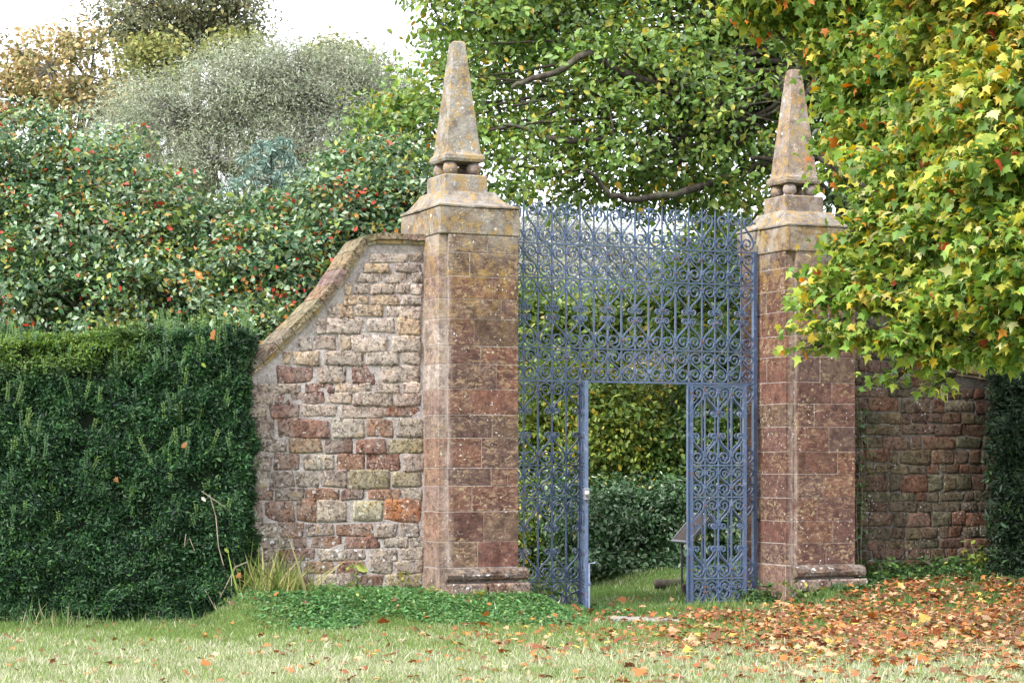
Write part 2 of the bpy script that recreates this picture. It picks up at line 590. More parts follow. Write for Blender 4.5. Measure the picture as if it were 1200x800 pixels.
def make_pier(name, t0, label, is_left, base_z, z_top_joint):
    """local frame: x along the wall from the pier's left front corner, y backwards, z up"""
    o = empty(name, G(t0, VF, 0), TH)
    tag(o, label, 'gate pier', 'stone gate piers crowned with obelisks')
    # cores of joint mortar, set back behind the block faces
    pro = 0.055                         # how far the front pilaster stands out
    inset = 0.10 if is_left else 0.12   # strip left of the pilaster
    mb = MB()
    mb.box(0.0025, 0.0025, -0.1, PW - 0.0025, PD - 0.0025, 4.22)
    mb.box(inset + 0.003, -pro + 0.0015, base_z + 0.1, PW - 0.015, 0.05, 4.2)
    mb.build('mortar_core', M['joint'], o)
    f_z = lambda py, px: z_of(py, solve_t(px, VF), VF)
    if is_left:
        joints = [276, 297, 325, 351, 374, 406, 427, 456, 486, 513, 548, 569, 599, 634, 664]
        zs = [f_z(p, 560) for p in joints]
        vj = [0.55, 0.3, 0.62, 0.75, 0.36, 0.45, 0.68, 0.3, 0.62, 0.47, 0.72, 0.33, 0.5, 0.41]
    else:
        zs = [z_top_joint]
        for k, h in enumerate([0.2, 0.27, 0.26, 0.29, 0.25, 0.31, 0.26, 0.28, 0.30, 0.27, 0.29, 0.28, 0.27, 0.26]):
            zs.append(zs[-1] - h)
        vj = [0.4, 0.66, 0.35, 0.55, 0.72, 0.4, 0.6, 0.3, 0.55, 0.7, 0.45, 0.35, 0.62, 0.5]
        vj = vj[:len(zs) - 1]
    g = 0.0028
    for r in range(len(zs) - 1):
        z1, z0 = zs[r] - g, zs[r + 1] + g
        xs_ = inset + (PW - 0.01 - inset) * vj[r]
        cuts = [(inset, xs_ - g), (xs_ + g, PW - 0.01)]
        if is_left and r in (10,):   # an extra joint in that course
            cuts = [(inset, xs_ - 0.1), (xs_ - 0.1 + 2 * g, xs_ + 0.1), (xs_ + 0.1 + 2 * g, PW - 0.01)]
        for a, b in cuts:                                   # pilaster blocks
            m_ = MB(); d = random.uniform(0, 0.004)
            m_.cbox(a, -pro - d, z0, b, 0.0, z1, 0.0035, 0.0012)
            col = random.choice(RED); k = random.uniform(0.88, 1.12)
            if is_left and r < 2: col = (0.125, 0.088, 0.07)
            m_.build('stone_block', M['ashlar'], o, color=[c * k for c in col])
        # corner block: strip beside the pilaster and the side face; offset joint in the depth
        sp = PD * random.choice((0.42, 0.55, 0.63))
        for (a, b, yy0, yy1, sd_) in ((0, PW * 0.5 - g, 0, sp - g, 0), (0, PW * 0.5 - g, sp + g, PD, 0), (PW * 0.5 + g, PW, 0, sp - g, 1), (PW * 0.5 + g, PW, sp + g, PD, 1)):
            m_ = MB()
            m_.cbox(a, yy0, z0 + 0.0, b, yy1, z1, 0.0045, 0.001)
            if sd_ == 0 and is_left: col = random.choice(SIDE)
            else: col = random.choice(RED)
            k = random.uniform(0.85, 1.15)
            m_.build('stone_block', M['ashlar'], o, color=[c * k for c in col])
    # bottom course under the last joint and the front plinth
    zb = zs[-1] - g
    m_ = MB(); m_.cbox(0.0, 0.0, -0.1, PW, PD, zb, 0.012)
    m_.build('foundation_stone', M['ashlar'], o, color=(0.26, 0.2, 0.17) if is_left else (0.2, 0.13, 0.11))
    x0, x1 = inset - 0.05, PW + 0.07
    hgt = zb - base_z
    zz = [zb, zb - 0.06, zb - 0.16, zb - 0.185, zb - 0.5]
    m_ = MB()
    # rounded torus course
    prof = [(0.0, 0.0), (0.10, -0.012), (0.145, -0.045), (0.155, -0.085), (0.14, -0.12), (0.10, -0.145), (0.0, -0.15)]
    n = len(prof)
    segs = 8
    V, Fs = [], []
    for s_ in range(segs + 1):
        x = x0 + (x1 - x0) * s_ / segs
        for (dy, dz) in prof:
            V.append((x + random.uniform(-.004, .004), -dy - pro * 0.4 + random.uniform(-.006, .006), zb + dz + random.uniform(-.006, .006)))
    for s_ in range(segs):
        for k in range(n):
            Fs.append((s_ * n + k, s_ * n + (k + 1) % n, (s_ + 1) * n + (k + 1) % n, (s_ + 1) * n + k))
    Fs.append(tuple(range(n))[::-1]); Fs.append(tuple(range(segs * n, segs * n + n)))
    m_.add(V, Fs)
    m_.build('plinth_moulding', M['rubble'], o, color=(0.15, 0.105, 0.085))
    for a, b in ((x0 + 0.02, (x0 + x1) * 0.48), ((x0 + x1) * 0.48 + 0.01, x1 + 0.02)):
        m_ = MB(); m_.cbox(a, -0.185 - pro * 0.4, zb - 0.5, b, 0.0, zb - 0.172, 0.02, 0.004)
        m_.build('plinth_block', M['rubble'], o, color=(0.2, 0.13, 0.10))
    # cap: fascia stones, weathered hip, pedestal, balls, obelisk
    ov = 0.010
    zc0 = zs[0]
    zc1 = zc0 + 0.31
    yb = PD + 0.10
    for a, b, y0_, y1_, cc in ((-ov, PW + ov, -pro - ov, yb * 0.5, 0), (-ov, PW * 0.6, yb * 0.5 + .006, yb, 0), (PW * 0.6 + .006, PW + ov, yb * 0.5 + .006, yb, 1)):
        m_ = MB(); m_.cbox(a, y0_, zc0, b, y1_, zc1, 0.014, 0.004)
        m_.build('cap_stone', M['ashlar' if not is_left else 'pale'], o, color=(0.21, 0.17, 0.125) if is_left else (0.20, 0.15, 0.10))
    cx, cy = PW * 0.5 - 0.03, (yb - pro - ov) * 0.5 + 0.01
    hp = 0.26
    m_ = MB()
    L = [(-ov - 0.012, -pro - ov - 0.012, PW + ov + 0.008, yb + 0.012, zc1 + 0.002), (-ov - 0.012, -pro - ov - 0.012, PW + ov + 0.008, yb + 0.012, zc1 + 0.02)]
    for s_ in (0.12, 0.3, 0.55, 0.8, 1.0):   # concave sweep up to the pedestal
        e = s_ ** 0.75
        h_ = 0.19 * s_ ** 1.45
        L.append((L[0][0] + (cx - 0.33 - L[0][0]) * e, L[0][1] + (cy - 0.33 - L[0][1]) * e, L[0][2] + (cx + 0.33 - L[0][2]) * e, L[0][3] + (cy + 0.33 - L[0][3]) * e, zc1 + 0.025 + h_))
    V, Fs = [], []
    for (a, b, c, d, z) in L:
        V += [(a, b, z), (c, b, z), (c, d, z), (a, d, z)]
    for i in range(len(L) - 1):
        for k in range(4):
            Fs.append((i * 4 + k, i * 4 + (k + 1) % 4, i * 4 + 4 + (k + 1) % 4, i * 4 + 4 + k))
    Fs.append((3, 2, 1, 0)); e_ = (len(L) - 1) * 4; Fs.append((e_, e_ + 1, e_ + 2, e_ + 3))
    m_.add(V, Fs)
    q = m_.build('cap_weathering', M['pale'], o, color=(0.19, 0.17, 0.145))
    rough_mesh(q.data, 0.012, 7, 2)
    zp = L[-1][4]
    m_ = MB(); m_.cbox(cx - 0.27, cy - 0.27, zp - 0.02, cx + 0.27, cy + 0.27, zp + 0.20, 0.015)
    q = m_.build('pedestal', M['pale'], o, color=(0.22, 0.195, 0.165) if is_left else (0.20, 0.155, 0.13))
    zq = zp + 0.20
    import bmesh
    br = 0.085
    for sx in (-1, 1):
        for sy in (-1, 1):
            bm = bmesh.new()
            bmesh.ops.create_uvsphere(bm, u_segments=16, v_segments=10, radius=br)
            me = bpy.data.meshes.new('ball'); bm.to_mesh(me); bm.free()
            me.polygons.foreach_set('use_smooth', np.ones(len(me.polygons), bool))
            b_ = link('ball', me, M['pale'], o, (cx + sx * 0.145, cy + sy * 0.145, zq + br - 0.006))
            b_.color = (0.21, 0.15, 0.14, 1)
    zo = zq + 2 * br - 0.014
    m_ = MB()
    H = 1.405 if is_left else 1.43
    L = [(0.235, 0), (0.247, 0.03), (0.243, 0.07), (0.215, 0.10)] + [(0.205 - (0.205 - 0.068) * s_, 0.13 + (H - 0.13) * s_) for s_ in (0, .15, .3, .45, .6, .75, .9, 0.985)] + [(0.045, H)]
    V, Fs = [], []
    for (w, z) in L:
        V += [(cx - w, cy - w, zo + z), (cx + w, cy - w, zo + z), (cx + w, cy + w, zo + z), (cx - w, cy + w, zo + z)]
    for i in range(len(L) - 1):
        for k in range(4):
            Fs.append((i * 4 + k, i * 4 + (k + 1) % 4, i * 4 + 4 + (k + 1) % 4, i * 4 + 4 + k))
    Fs.append((3, 2, 1, 0)); e_ = (len(L) - 1) * 4; Fs.append((e_, e_ + 1, e_ + 2, e_ + 3))
    m_.add(V, Fs)
    q = m_.build('obelisk', M['pale'], o, color=(0.215, 0.20, 0.17) if is_left else (0.25, 0.19, 0.15))
    rough_mesh(q.data, 0.005, 9, 2)
    return o


zt_l = z_of(276, solve_t(512, VF), VF)
make_pier('gate_pier', T_LP0, 'left sandstone gate pier, ochre-lichened, joined to the pale rubble wall', True, 0.2, zt_l)
zt_r = z_of(294, T_RP0, VF)
make_pier('gate_pier', T_RP0, 'right sandstone gate pier, half hidden behind the yellow maple leaves', False, 0.2, zt_r)

# ------------------------------------------------------------------ rubble walls
VW = -0.16


def stone_mesh(w, h, d, rgh=0.012, hd=1.0):
    """irregular pillow-faced stone, x width, z height, front at -y"""
    nx_, nz_ = 4, 3
    V, Fs = [], []
    o1 = Vector((random.random() * 99, random.random() * 99, random.random() * 99))
    sk = [random.uniform(-1, 1) for _ in range(8)]
    kx, kz = min(w * 0.07, 0.018), min(h * 0.13, 0.02)
    for j in range(nz_ + 1):
        for i in range(nx_ + 1):
            u, s = (0, .10, .5, .90, 1)[i], (0, .16, .84, 1)[j]
            ex = 1 - abs(2 * u - 1) ** 12
            ez = 1 - abs(2 * s - 1) ** 10
            corner = (abs(2 * u - 1) * abs(2 * s - 1)) ** 3
            x = (u - 0.5) * w * (1 - 0.05 * corner) + kx * ((1 - s) * ((1 - u) * sk[0] + u * sk[1]) + s * ((1 - u) * sk[2] + u * sk[3]))
            z = (s - 0.5) * h * (1 - 0.05 * corner) + kz * ((1 - u) * ((1 - s) * sk[4] + s * sk[5]) + u * ((1 - s) * sk[6] + s * sk[7]))
            y = -d * (0.62 + 0.38 * min(ex, 1) * min(ez, 1) ** 0.8)
            y *= 1 + 0.5 * (sk[0] * (u - .5) + sk[4] * (s - .5))
            nv = mnoise.noise_vector(Vector((x * 13, 0, z * 13)) + o1)
            V.append((x + nv.x * rgh * 0.9, y + nv.y * rgh, z + nv.z * rgh * 0.9))
    for j in range(nz_):
        for i in range(nx_):
            a = j * (nx_ + 1) + i
            Fs.append((a, a + 1, a + nx_ + 2, a + nx_ + 1))
    per = [i for i in range(nx_ + 1)] + [j * (nx_ + 1) + nx_ for j in range(1, nz_ + 1)] + [nz_ * (nx_ + 1) + i for i in range(nx_ - 1, -1, -1)] + [j * (nx_ + 1) for j in range(nz_ - 1, 0, -1)]
    b = len(V)
    for i in per:
        x, y, z = V[i]
        V.append((x, 0.03, z))
    m_ = len(per)
    for k in range(m_):
        Fs.append((per[(k + 1) % m_], per[k], b + k, b + (k + 1) % m_))
    me = bpy.data.meshes.new('stone')
    me.from_pydata(V, [], Fs)
    me.polygons.foreach_set('use_smooth', np.ones(len(me.polygons), bool))
    me.update()
    return me


s1, s2 = 3.478, 3.333
ROWS = [  # y0, y1 in the photograph's pixels, stone extents in pixels
    (297, 307, [(530, 690), (692, 745)], 1), (309, 319, [(510, 615), (640, 740)], 1), (321, 331, [(485, 580), (600, 690), (700, 745)], 1),
    (333, 344, [(468, 532), (540, 632), (640, 692), (700, 744)], 1), (346, 357, [(425, 530), (545, 650), (662, 745)], 1), (358, 371, [(400, 465), (472, 590), (600, 745)], 1),
    (373, 391, [(360, 500), (525, 635), (650, 740)], 1), (393, 411, [(305, 395), (412, 456), (462, 605), (625, 740)], 1), (412, 427, [(220, 330), (345, 510), (525, 645), (660, 740)], 1),
    (429, 448, [(150, 305), (320, 440), (465, 550), (580, 740)], 1), (449, 460, [(80, 250), (270, 390), (395, 535), (555, 655), (665, 740)], 1), (461, 474, [(40, 140), (150, 205), (215, 350), (358, 462), (470, 630), (640, 740)], 1),
    (475, 489, [(50, 115), (125, 245), (255, 400), (415, 590), (600, 735)], 1),
    (491, 512, [(45, 140), (155, 355), (365, 490), (498, 608), (620, 722)], 2), (514, 530, [(55, 180), (195, 320), (332, 448), (458, 575), (585, 722)], 2),
    (532, 551, [(50, 128), (140, 232), (252, 370), (380, 490), (502, 632), (640, 722)], 2), (552, 571, [(50, 105), (112, 215), (228, 315), (322, 422), (430, 588), (602, 715)], 2),
    (572, 585, [(55, 130), (145, 250), (265, 395), (402, 485), (505, 635), (640, 715)], 2), (586, 611, [(50, 90), (97, 215), (225, 300), (308, 420), (445, 560), (570, 712)], 2),
    (613, 628, [(55, 150), (160, 250), (262, 370), (380, 525), (535, 615), (632, 705)], 2), (629, 642, [(60, 200), (215, 265), (285, 405), (412, 550), (565, 660), (668, 722)], 2),
    (643, 656, [(50, 150), (160, 300), (312, 420), (430, 500), (510, 620), (630, 718)], 2), (657, 671, [(50, 120), (130, 240), (250, 372), (384, 500), (512, 600), (612, 720)], 2),
    (672, 688, [(50, 180), (190, 290), (300, 450), (460, 560), (570, 718)], 2), (689, 704, [(50, 150), (160, 290), (300, 420), (430, 560), (570, 718)], 2)]
GREYTAN = [(0.30, 0.26, 0.22), (0.27, 0.235, 0.2), (0.33, 0.29, 0.25), (0.25, 0.21, 0.18), (0.30, 0.24, 0.17)]
REDS = [(0.19, 0.11, 0.088), (0.215, 0.135, 0.10), (0.17, 0.115, 0.10), (0.22, 0.16, 0.115)]
MIXED = GREYTAN[:4] + REDS + [(0.24, 0.21, 0.14), (0.2, 0.16, 0.14), (0.23, 0.19, 0.17)]

wall_t1 = T_LP0
wall_t0 = solve_t(262, VW)
coping_px = [(497, 287), (470, 286), (440, 285.5), (431, 288), (421, 302), (409, 321), (396, 340), (381, 358), (364, 376), (346, 393), (328, 411), (310, 428), (292, 442), (262, 460)]
prof = [(solve_t(px, VW), ) for px, py in coping_px]
prof = [(solve_t(px, VW), z_of(py, solve_t(px, VW), VW)) for px, py in coping_px]


def wall_with_coping(name, label, profile, base_z, mortar, thick=0.46):
    """profile: list of (t, z) of the coping's lower front edge"""
    o = empty(name, G(0, 0, 0), TH)
    tag(o, label, 'wall', 'rubble garden walls either side of the gate')
    mb = MB()
    n = len(profile)
    V, Fs = [], []
    for t, z in profile:
        V += [(t, VW, base_z), (t, VW, z), (t, VW + thick, z), (t, VW + thick, base_z)]
    for i in range(n - 1):
        for k in range(4):
            q = (i * 4 + k, i * 4 + (k + 1) % 4, i * 4 + 4 + (k + 1) % 4, i * 4 + 4 + k)
            Fs.append(q)
    Fs.append((0, 1, 2, 3)); e = 4 * n - 4; Fs.append((e + 3, e + 2, e + 1, e))
    mb.add(V, Fs)
    mb.build('mortar', mortar, o)
    return o


def coping(o, profile, col_front, thick=0.46):
    # slabs following the profile, thickness normal to it, each a separate stone
    pts = [Vector((t, z)) for t, z in profile]
    nrm = []
    for i in range(len(pts)):
        d = (pts[min(i + 1, len(pts) - 1)] - pts[max(i - 1, 0)]).normalized()
        nn = Vector((-d.y, d.x))
        if nn.y < 0: nn = -nn
        nrm.append(nn)
    for i in range(len(pts) - 1):
        a, b = pts[i], pts[i + 1]
        na, nb = nrm[i], nrm[i + 1]
        d = (b - a).normalized() * 0.004
        a2, b2 = a + d, b - d
        for (lo, hi, ov, nm, cc) in ((0.0, 0.045, 0.03, 'coping_moulding', (0.26, 0.2, 0.13)), (0.047, 0.115, 0.065, 'coping_stone', col_front)):
            V = []
            for y in (VW - ov, VW + thick + ov):
                for p, nn in ((a2, na), (b2, nb)):
                    for h in (lo, hi):
                        q = p + nn * h
                        V.append((q.x, y, q.y))
            # order: y0:[a lo, a hi, b lo, b hi], y1:[...]
            m_ = MB()
            m_.add(V, [(0, 2, 3, 1), (4, 5, 7, 6), (0, 1, 5, 4), (2, 6, 7, 3), (1, 3, 7, 5), (0, 4, 6, 2)])
            q = m_.build(nm, M['pale'] if lo == 0.0 else M['darkrubble'], o, color=[c * random.uniform(0.85, 1.15) for c in cc])
            rough_mesh(q.data, 0.006, 11, 2)


wl_ = wall_with_coping('rubble_wall', 'pale rubble stone wall with swept coping between the yew hedge and left pier', prof, 0.0, M['mortar'])
coping(wl_, prof, (0.24, 0.19, 0.14))


def prof_z(profile, t):
    P = sorted(profile)
    return float(np.interp(t, [p[0] for p in P], [p[1] for p in P]))


for r, (y0, y1, xs_, which) in enumerate(ROWS):
    ext = []
    for a, b in xs_:
        sc, off = (s1, 280) if which == 1 else (s2, 280)
        ext.append((a / sc + off, b / sc + off))
    # further stones to the left, behind the hedge
    x = ext[0][0] - 3
    while x > 268 and r > 8:
        w = random.uniform(22, 38)
        ext.insert(0, (x - w, x)); x -= w + 3
    x = ext[0][0] - 3
    for _ in range(4 if 0 <= r <= 10 else 0):
        w = random.uniform(12, 24)
        ext.insert(0, (x - w, x)); x -= w + 3
    for a, b in ext:
        a = max(a, 264)
        if b - a < 5: continue
        t0, t1 = solve_t(a, VW), solve_t(b, VW)
        tm = (t0 + t1) / 2
        z1, z0 = z_of(y0, tm, VW), z_of(y1, tm, VW)
        while t0 < t1 and prof_z(prof, t0) - 0.035 < z1: t0 += 0.01
        if t1 - t0 < 0.07: continue
        tm = (t0 + t1) / 2
        zl = min(prof_z(prof, t0), prof_z(prof, t1)) - 0.02
        if z1 > zl:
            z1 = zl
        if z1 - z0 < 0.05: continue
        w, h = t1 - t0 + 0.012, z1 - z0 + 0.016
        if r < 9: col = random.choice(GREYTAN); col = (col[0] * 1.42, col[1] * 1.38, col[2] * 1.44)
        elif r < 13: col = random.choice(GREYTAN[:4] + [REDS[2]]); col = (col[0] * 1.4, col[1] * 1.32, col[2] * 1.35)
        elif r < 16: col = random.choice(MIXED)
        else: col = random.choice(REDS + MIXED)
        if r == 18 and b > 480: col = (0.32, 0.145, 0.075)
        if r == 18 and 410 < a < 450: col = (0.30, 0.28, 0.19)
        if r == 12 and b > 480: col = (0.24, 0.125, 0.09)
        k = random.uniform(0.9, 1.15) * (1.25 if 13 <= r else 1.0)
        me = stone_mesh(w, h, random.uniform(0.008, 0.017) + (0.006 if r < 9 else 0), 0.017 if r < 12 else 0.010)
        s = link('stone', me, M['rubble'], wl_, (tm, VW + 0.004, (z0 + z1) / 2))
        s.rotation_euler = (0, random.uniform(-0.03, 0.03), 0)
        s.color = (*[c * k for c in col], 1)

# right wall
tr0, tr1 = T_RP1, solve_t(1262, VW)
profr = [(tr0, 3.9), (tr0 + 0.6, 3.9), (tr0 + 0.75, 3.7), (tr0 + 1.0, 3.35), (tr0 + 1.35, 3.05), (tr0 + 1.8, 2.85), (tr0 + 2.3, 2.8), (tr1, 2.8)]
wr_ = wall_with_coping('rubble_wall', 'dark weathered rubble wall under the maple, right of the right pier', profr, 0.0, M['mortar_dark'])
coping(wr_, profr, (0.2, 0.16, 0.11))
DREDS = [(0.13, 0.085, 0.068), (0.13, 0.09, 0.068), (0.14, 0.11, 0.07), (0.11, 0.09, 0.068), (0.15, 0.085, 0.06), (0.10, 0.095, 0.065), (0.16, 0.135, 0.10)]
z = 0.08
hs = [0.14, 0.15, 0.13, 0.14, 0.12, 0.16, 0.19, 0.13, 0.13, 0.22, 0.12, 0.19, 0.17, 0.15, 0.15, 0.17, 0.14, 0.18, 0.15, 0.16, 0.14, 0.16, 0.15, 0.17]
for h in hs:
    t = tr0 + random.uniform(0.0, 0.03)
    while t < tr1 - 0.1:
        w = random.choice((random.uniform(0.13, 0.24), random.uniform(0.24, 0.5)))
        if z + h < min(prof_z(profr, t), prof_z(profr, t + w)) - 0.01:
            me = stone_mesh(w, h * 0.95, random.uniform(0.010, 0.024), 0.012)
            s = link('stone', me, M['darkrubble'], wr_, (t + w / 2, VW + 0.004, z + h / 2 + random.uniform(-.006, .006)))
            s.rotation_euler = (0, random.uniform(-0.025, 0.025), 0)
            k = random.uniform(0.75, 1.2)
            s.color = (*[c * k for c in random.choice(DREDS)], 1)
        t += w + random.uniform(0.006, 0.02)
    z += h

# ------------------------------------------------------------------ wrought iron gate
PITCH = 0.1806 * D0 / 23.0
tk0, tk17 = solve_t(613.6, 0), solve_t(883.8, 0)
PITCH = (tk17 - tk0) / 17


def T(k): return tk0 + k * PITCH


def zg(py): return z_of(py, tk0, 0)


Z_TOP, Z_2, Z_3, Z_4 = zg(284), zg(324.3), zg(406.3), zg(445.5)
Z_5, Z_6, Z_7, Z_8 = zg(545), zg(583.5), zg(682), 0.035


def scroll_pts(p, A, RA, P1, B, RB, turnsA=1.5, turnsB=1.4, z1=None):
    """x measured from the even bar; the odd bar is at x=p"""
    pts = []
    n = 26
    angA_end = 0.0
    for i in range(n + 1):
        s = i / n
        ang = angA_end - (1 - s) * turnsA * 2 * math.pi
        r = RA * (0.16 + 0.84 * s ** 0.85)
        pts.append((A[0] + math.cos(ang) * r, A[1] + math.sin(ang) * r))
    P0_ = pts[-1]
    P2 = (B[0] - RB, B[1])
    L = abs(P2[1] - P0_[1]) * 1.25 + 0.02
    for i in range(1, 11):
        s = i / 11
        h00, h10, h01, h11 = 2 * s ** 3 - 3 * s ** 2 + 1, s ** 3 - 2 * s ** 2 + s, -2 * s ** 3 + 3 * s ** 2, s ** 3 - s ** 2
        pts.append((h00 * P0_[0] + h01 * P2[0], h00 * P0_[1] + h10 * L + h01 * P2[1] + h11 * L))
    for i in range(n + 1):
        s = i / n
        ang = math.pi - s * turnsB * 2 * math.pi
        r = RB * (1 - 0.84 * s ** 1.1)
        pts.append((B[0] + math.cos(ang) * r, B[1] + math.sin(ang) * r))
    return pts


SW, SDp = 0.0155, 0.026
_sc_cache = {}


def scroll_mesh(kind, p, H, flipx, flipz):
    key = (kind, round(p, 4), round(H, 3), flipx, flipz)
    if key in _sc_cache: return _sc_cache[key]
    q = p - 0.014
    ra = q * 0.52
    A = (q - ra, 0.022 + ra * 0.92)
    if kind == 'long':
        rb = 0.043
        pts = scroll_pts(p, A, ra, None, (0.016 + rb, 0.35), rb, 1.5, 1.25)
    elif kind == 'short':
        rb = q * 0.47
        pts = scroll_pts(p, A, ra, None, (0.016 + rb, H - 0.022 - rb * 0.95), rb, 1.5, 1.5)
    else:  # crest
        rb = 0.066
        pts = scroll_pts(p, A, ra, None, (p - 0.012 - rb, 0.37), rb, 1.5, 1.3)
    if flipz: pts = [(x, H - z) for x, z in pts]
    if flipx: pts = [(-x, z) for x, z in pts]
    mb = MB()
    mb.strap(pts, SW, SDp)
    _sc_cache[key] = mb.mesh('scroll')
    return _sc_cache[key]


def bar_mesh(h, w=0.018):
    key = ('bar', round(h, 3), w)
    if key not in _sc_cache:
        mb = MB(); mb.box(-w / 2, -w / 2, 0, w / 2, w / 2, h)
        _sc_cache[key] = mb.mesh('bar')
    return _sc_cache[key]


def collar_mesh(w=0.034):
    if ('c', w) not in _sc_cache:
        mb = MB(); mb.cbox(-w / 2, -0.021, -0.012, w / 2, 0.021, 0.012, 0.003)
        _sc_cache[('c', w)] = mb.mesh('collar')
    return _sc_cache[('c', w)]


def icol(k=0.12):
    f = random.uniform(1 - k, 1 + k)
    return tuple(c * f for c in IRON)


def put(name, me, parent, x, z, col=None, y=0.0):
    o = link(name, me, M['iron'], parent, (x, y, z))
    o.color = (*(col or icol()), 1)
    return o


def fill_row(o, x_of, k0, k1, z0, z1, kinds):
    """scroll work between bars k0..k1; even bars carry the pairs of spirals"""
    H = z1 - z0
    for k in range(k0, k1):
        xa, xb = x_of(k), x_of(k + 1)
        p = xb - xa
        flip = (k % 2 != 0)
        xe = xb if flip else xa
        if kinds == 'short':
            put('scroll', scroll_mesh('short', p, H, flip, (k // 2) % 2 == 0 and False), o, xe, z0)
        else:
            put('scroll', scroll_mesh('long', p, H, flip, False), o, xe, z0)
            put('scroll', scroll_mesh('long', p, H, flip, True), o, xe, z0)
    for k in range(k0, k1 + 1):
        odd = k % 2 != 0
        zs_ = []
        if odd: zs_ = [z0 + 0.11, z1 - 0.11]
        elif kinds == 'short': zs_ = [z0 + 0.10, z1 - 0.10]
        else: zs_ = [z0 + 0.10, z1 - 0.10, z0 + 0.34, z1 - 0.34]
        for zz in zs_:
            c = RUST if random.random() < 0.22 else None
            put('collar', collar_mesh(), o, x_of(k), zz, c)


def rail(o, xa, xb, z, h=0.018, d=0.034):
    mb = MB(); mb.box(xa, -d / 2, z - h / 2, xb, d / 2, z + h / 2)
    q = mb.build('rail', M['iron'], o); q.color = (*icol(), 1)


screen = empty('iron_screen', G(0, 0, 0), TH)
tag(screen, 'blue-grey wrought iron screen of scrollwork with spiked crest between the two piers', 'iron screen')
xl, xr = T_LP1 + 0.012, T(17) + 0.04
for zz in (Z_TOP, Z_2, Z_3): rail(screen, xl, xr, zz)
rail(screen, xl, xr, Z_4, 0.026, 0.04)
XK = lambda k: T(k) if k > -1 else T(-1)
fill_row(screen, T, -1, 17, Z_2, Z_TOP, 'short')
fill_row(screen, T, -1, 17, Z_3, Z_2, 'long')
fill_row(screen, T, -1, 17, Z_4, Z_3, 'short')
for (ka, kb) in ((-1, 4), (12, 17)):
    xb_ = T(kb)
    for zz in (Z_5, Z_6, Z_7): rail(screen, T(ka), xb_, zz)
    fill_row(screen, T, ka, kb, Z_5, Z_4, 'long')
    fill_row(screen, T, ka, kb, Z_6, Z_5, 'short')
    fill_row(screen, T, ka, kb, Z_7, Z_6, 'long')
    fill_row(screen, T, ka, kb, Z_8, Z_7, 'short')
for k in range(-1, 17):
    x0b = 4 < k < 12
    top = Z_TOP + 0.43
    bot = Z_4 if x0b else 0.0
    if k in (4, 12): continue
    br_ = put('bar', bar_mesh(top - bot), screen, T(k), bot)
    mb = MB(); frustum(mb, -0.0085, -0.0085, 0.0085, 0.0085, 0, -0.001, -0.001, 0.001, 0.001, 0.09)
    put('spike', mb.mesh('spike'), br_, 0, top + 0.0005 - bot)
for k in (4, 12):
    br_ = put('bar', bar_mesh(Z_TOP + 0.43 - Z_4), screen, T(k), Z_4)
    mb = MB(); frustum(mb, -0.0085, -0.0085, 0.0085, 0.0085, 0, -0.001, -0.001, 0.001, 0.001, 0.09)
    put('spike', mb.mesh('spike'), br_, 0, Z_TOP + 0.4305 - Z_4)
    mb = MB(); mb.box(-0.022, -0.022, -0.05, 0.022, 0.022, Z_4 - 0.015)
    put('post', mb.mesh('post'), screen, T(k), 0.0)
for k in (-1, 17):
    mb = MB(); mb.box(-0.022, -0.028, -0.05, 0.028, 0.028, Z_TOP + 0.02)
    put('post', mb.mesh('post'), screen, T(k), 0.0)
for zz in (zg(342) - 0.2, zg(490), zg(612)):    # cramps that tie the jamb to the stone
    mb = MB(); mb.cbox(0.02, -0.02, -0.02, 0.115, 0.02, 0.02, 0.004)
    put('wall_cramp', mb.mesh('wall_cramp'), screen, T(17), zz, (0.02, 0.02, 0.025))
# crest: lyre scrolls about the odd bars
for k in range(-1, 17):
    xa, xb = T(k), T(k + 1)
    flip = (k % 2 != 0)
    put('scroll', scroll_mesh('crest', xb - xa, 0.5, flip, False), screen, xb if flip else xa, Z_TOP)
    xo = xa if flip else xb
    key = ('curl', flip)
    if key not in _sc_cache:
        pts = []
        for i in range(19):
            s = i / 18
            a = -math.pi * 0.5 - s * 2.6 * math.pi * 0.62
            r = 0.030 * (1 - 0.55 * s)
            x_ = -0.04 + math.cos(a) * r; z_ = 0.455 + math.sin(a) * r
            pts.append((x_ if not flip else -x_, z_))
        mb = MB(); mb.strap(pts, 0.011, 0.02); _sc_cache[key] = mb.mesh('curl')
    put('curl', _sc_cache[key], screen, xo, Z_TOP)
for k in range(-1, 18):
    if k % 2 != 0:
        put('collar', collar_mesh(), screen, T(k), Z_TOP + 0.13)
        put('collar', collar_mesh(0.026), screen, T(k), Z_TOP + 0.36)
    else:
        put('collar', collar_mesh(), screen, T(k), Z_TOP + 0.10)


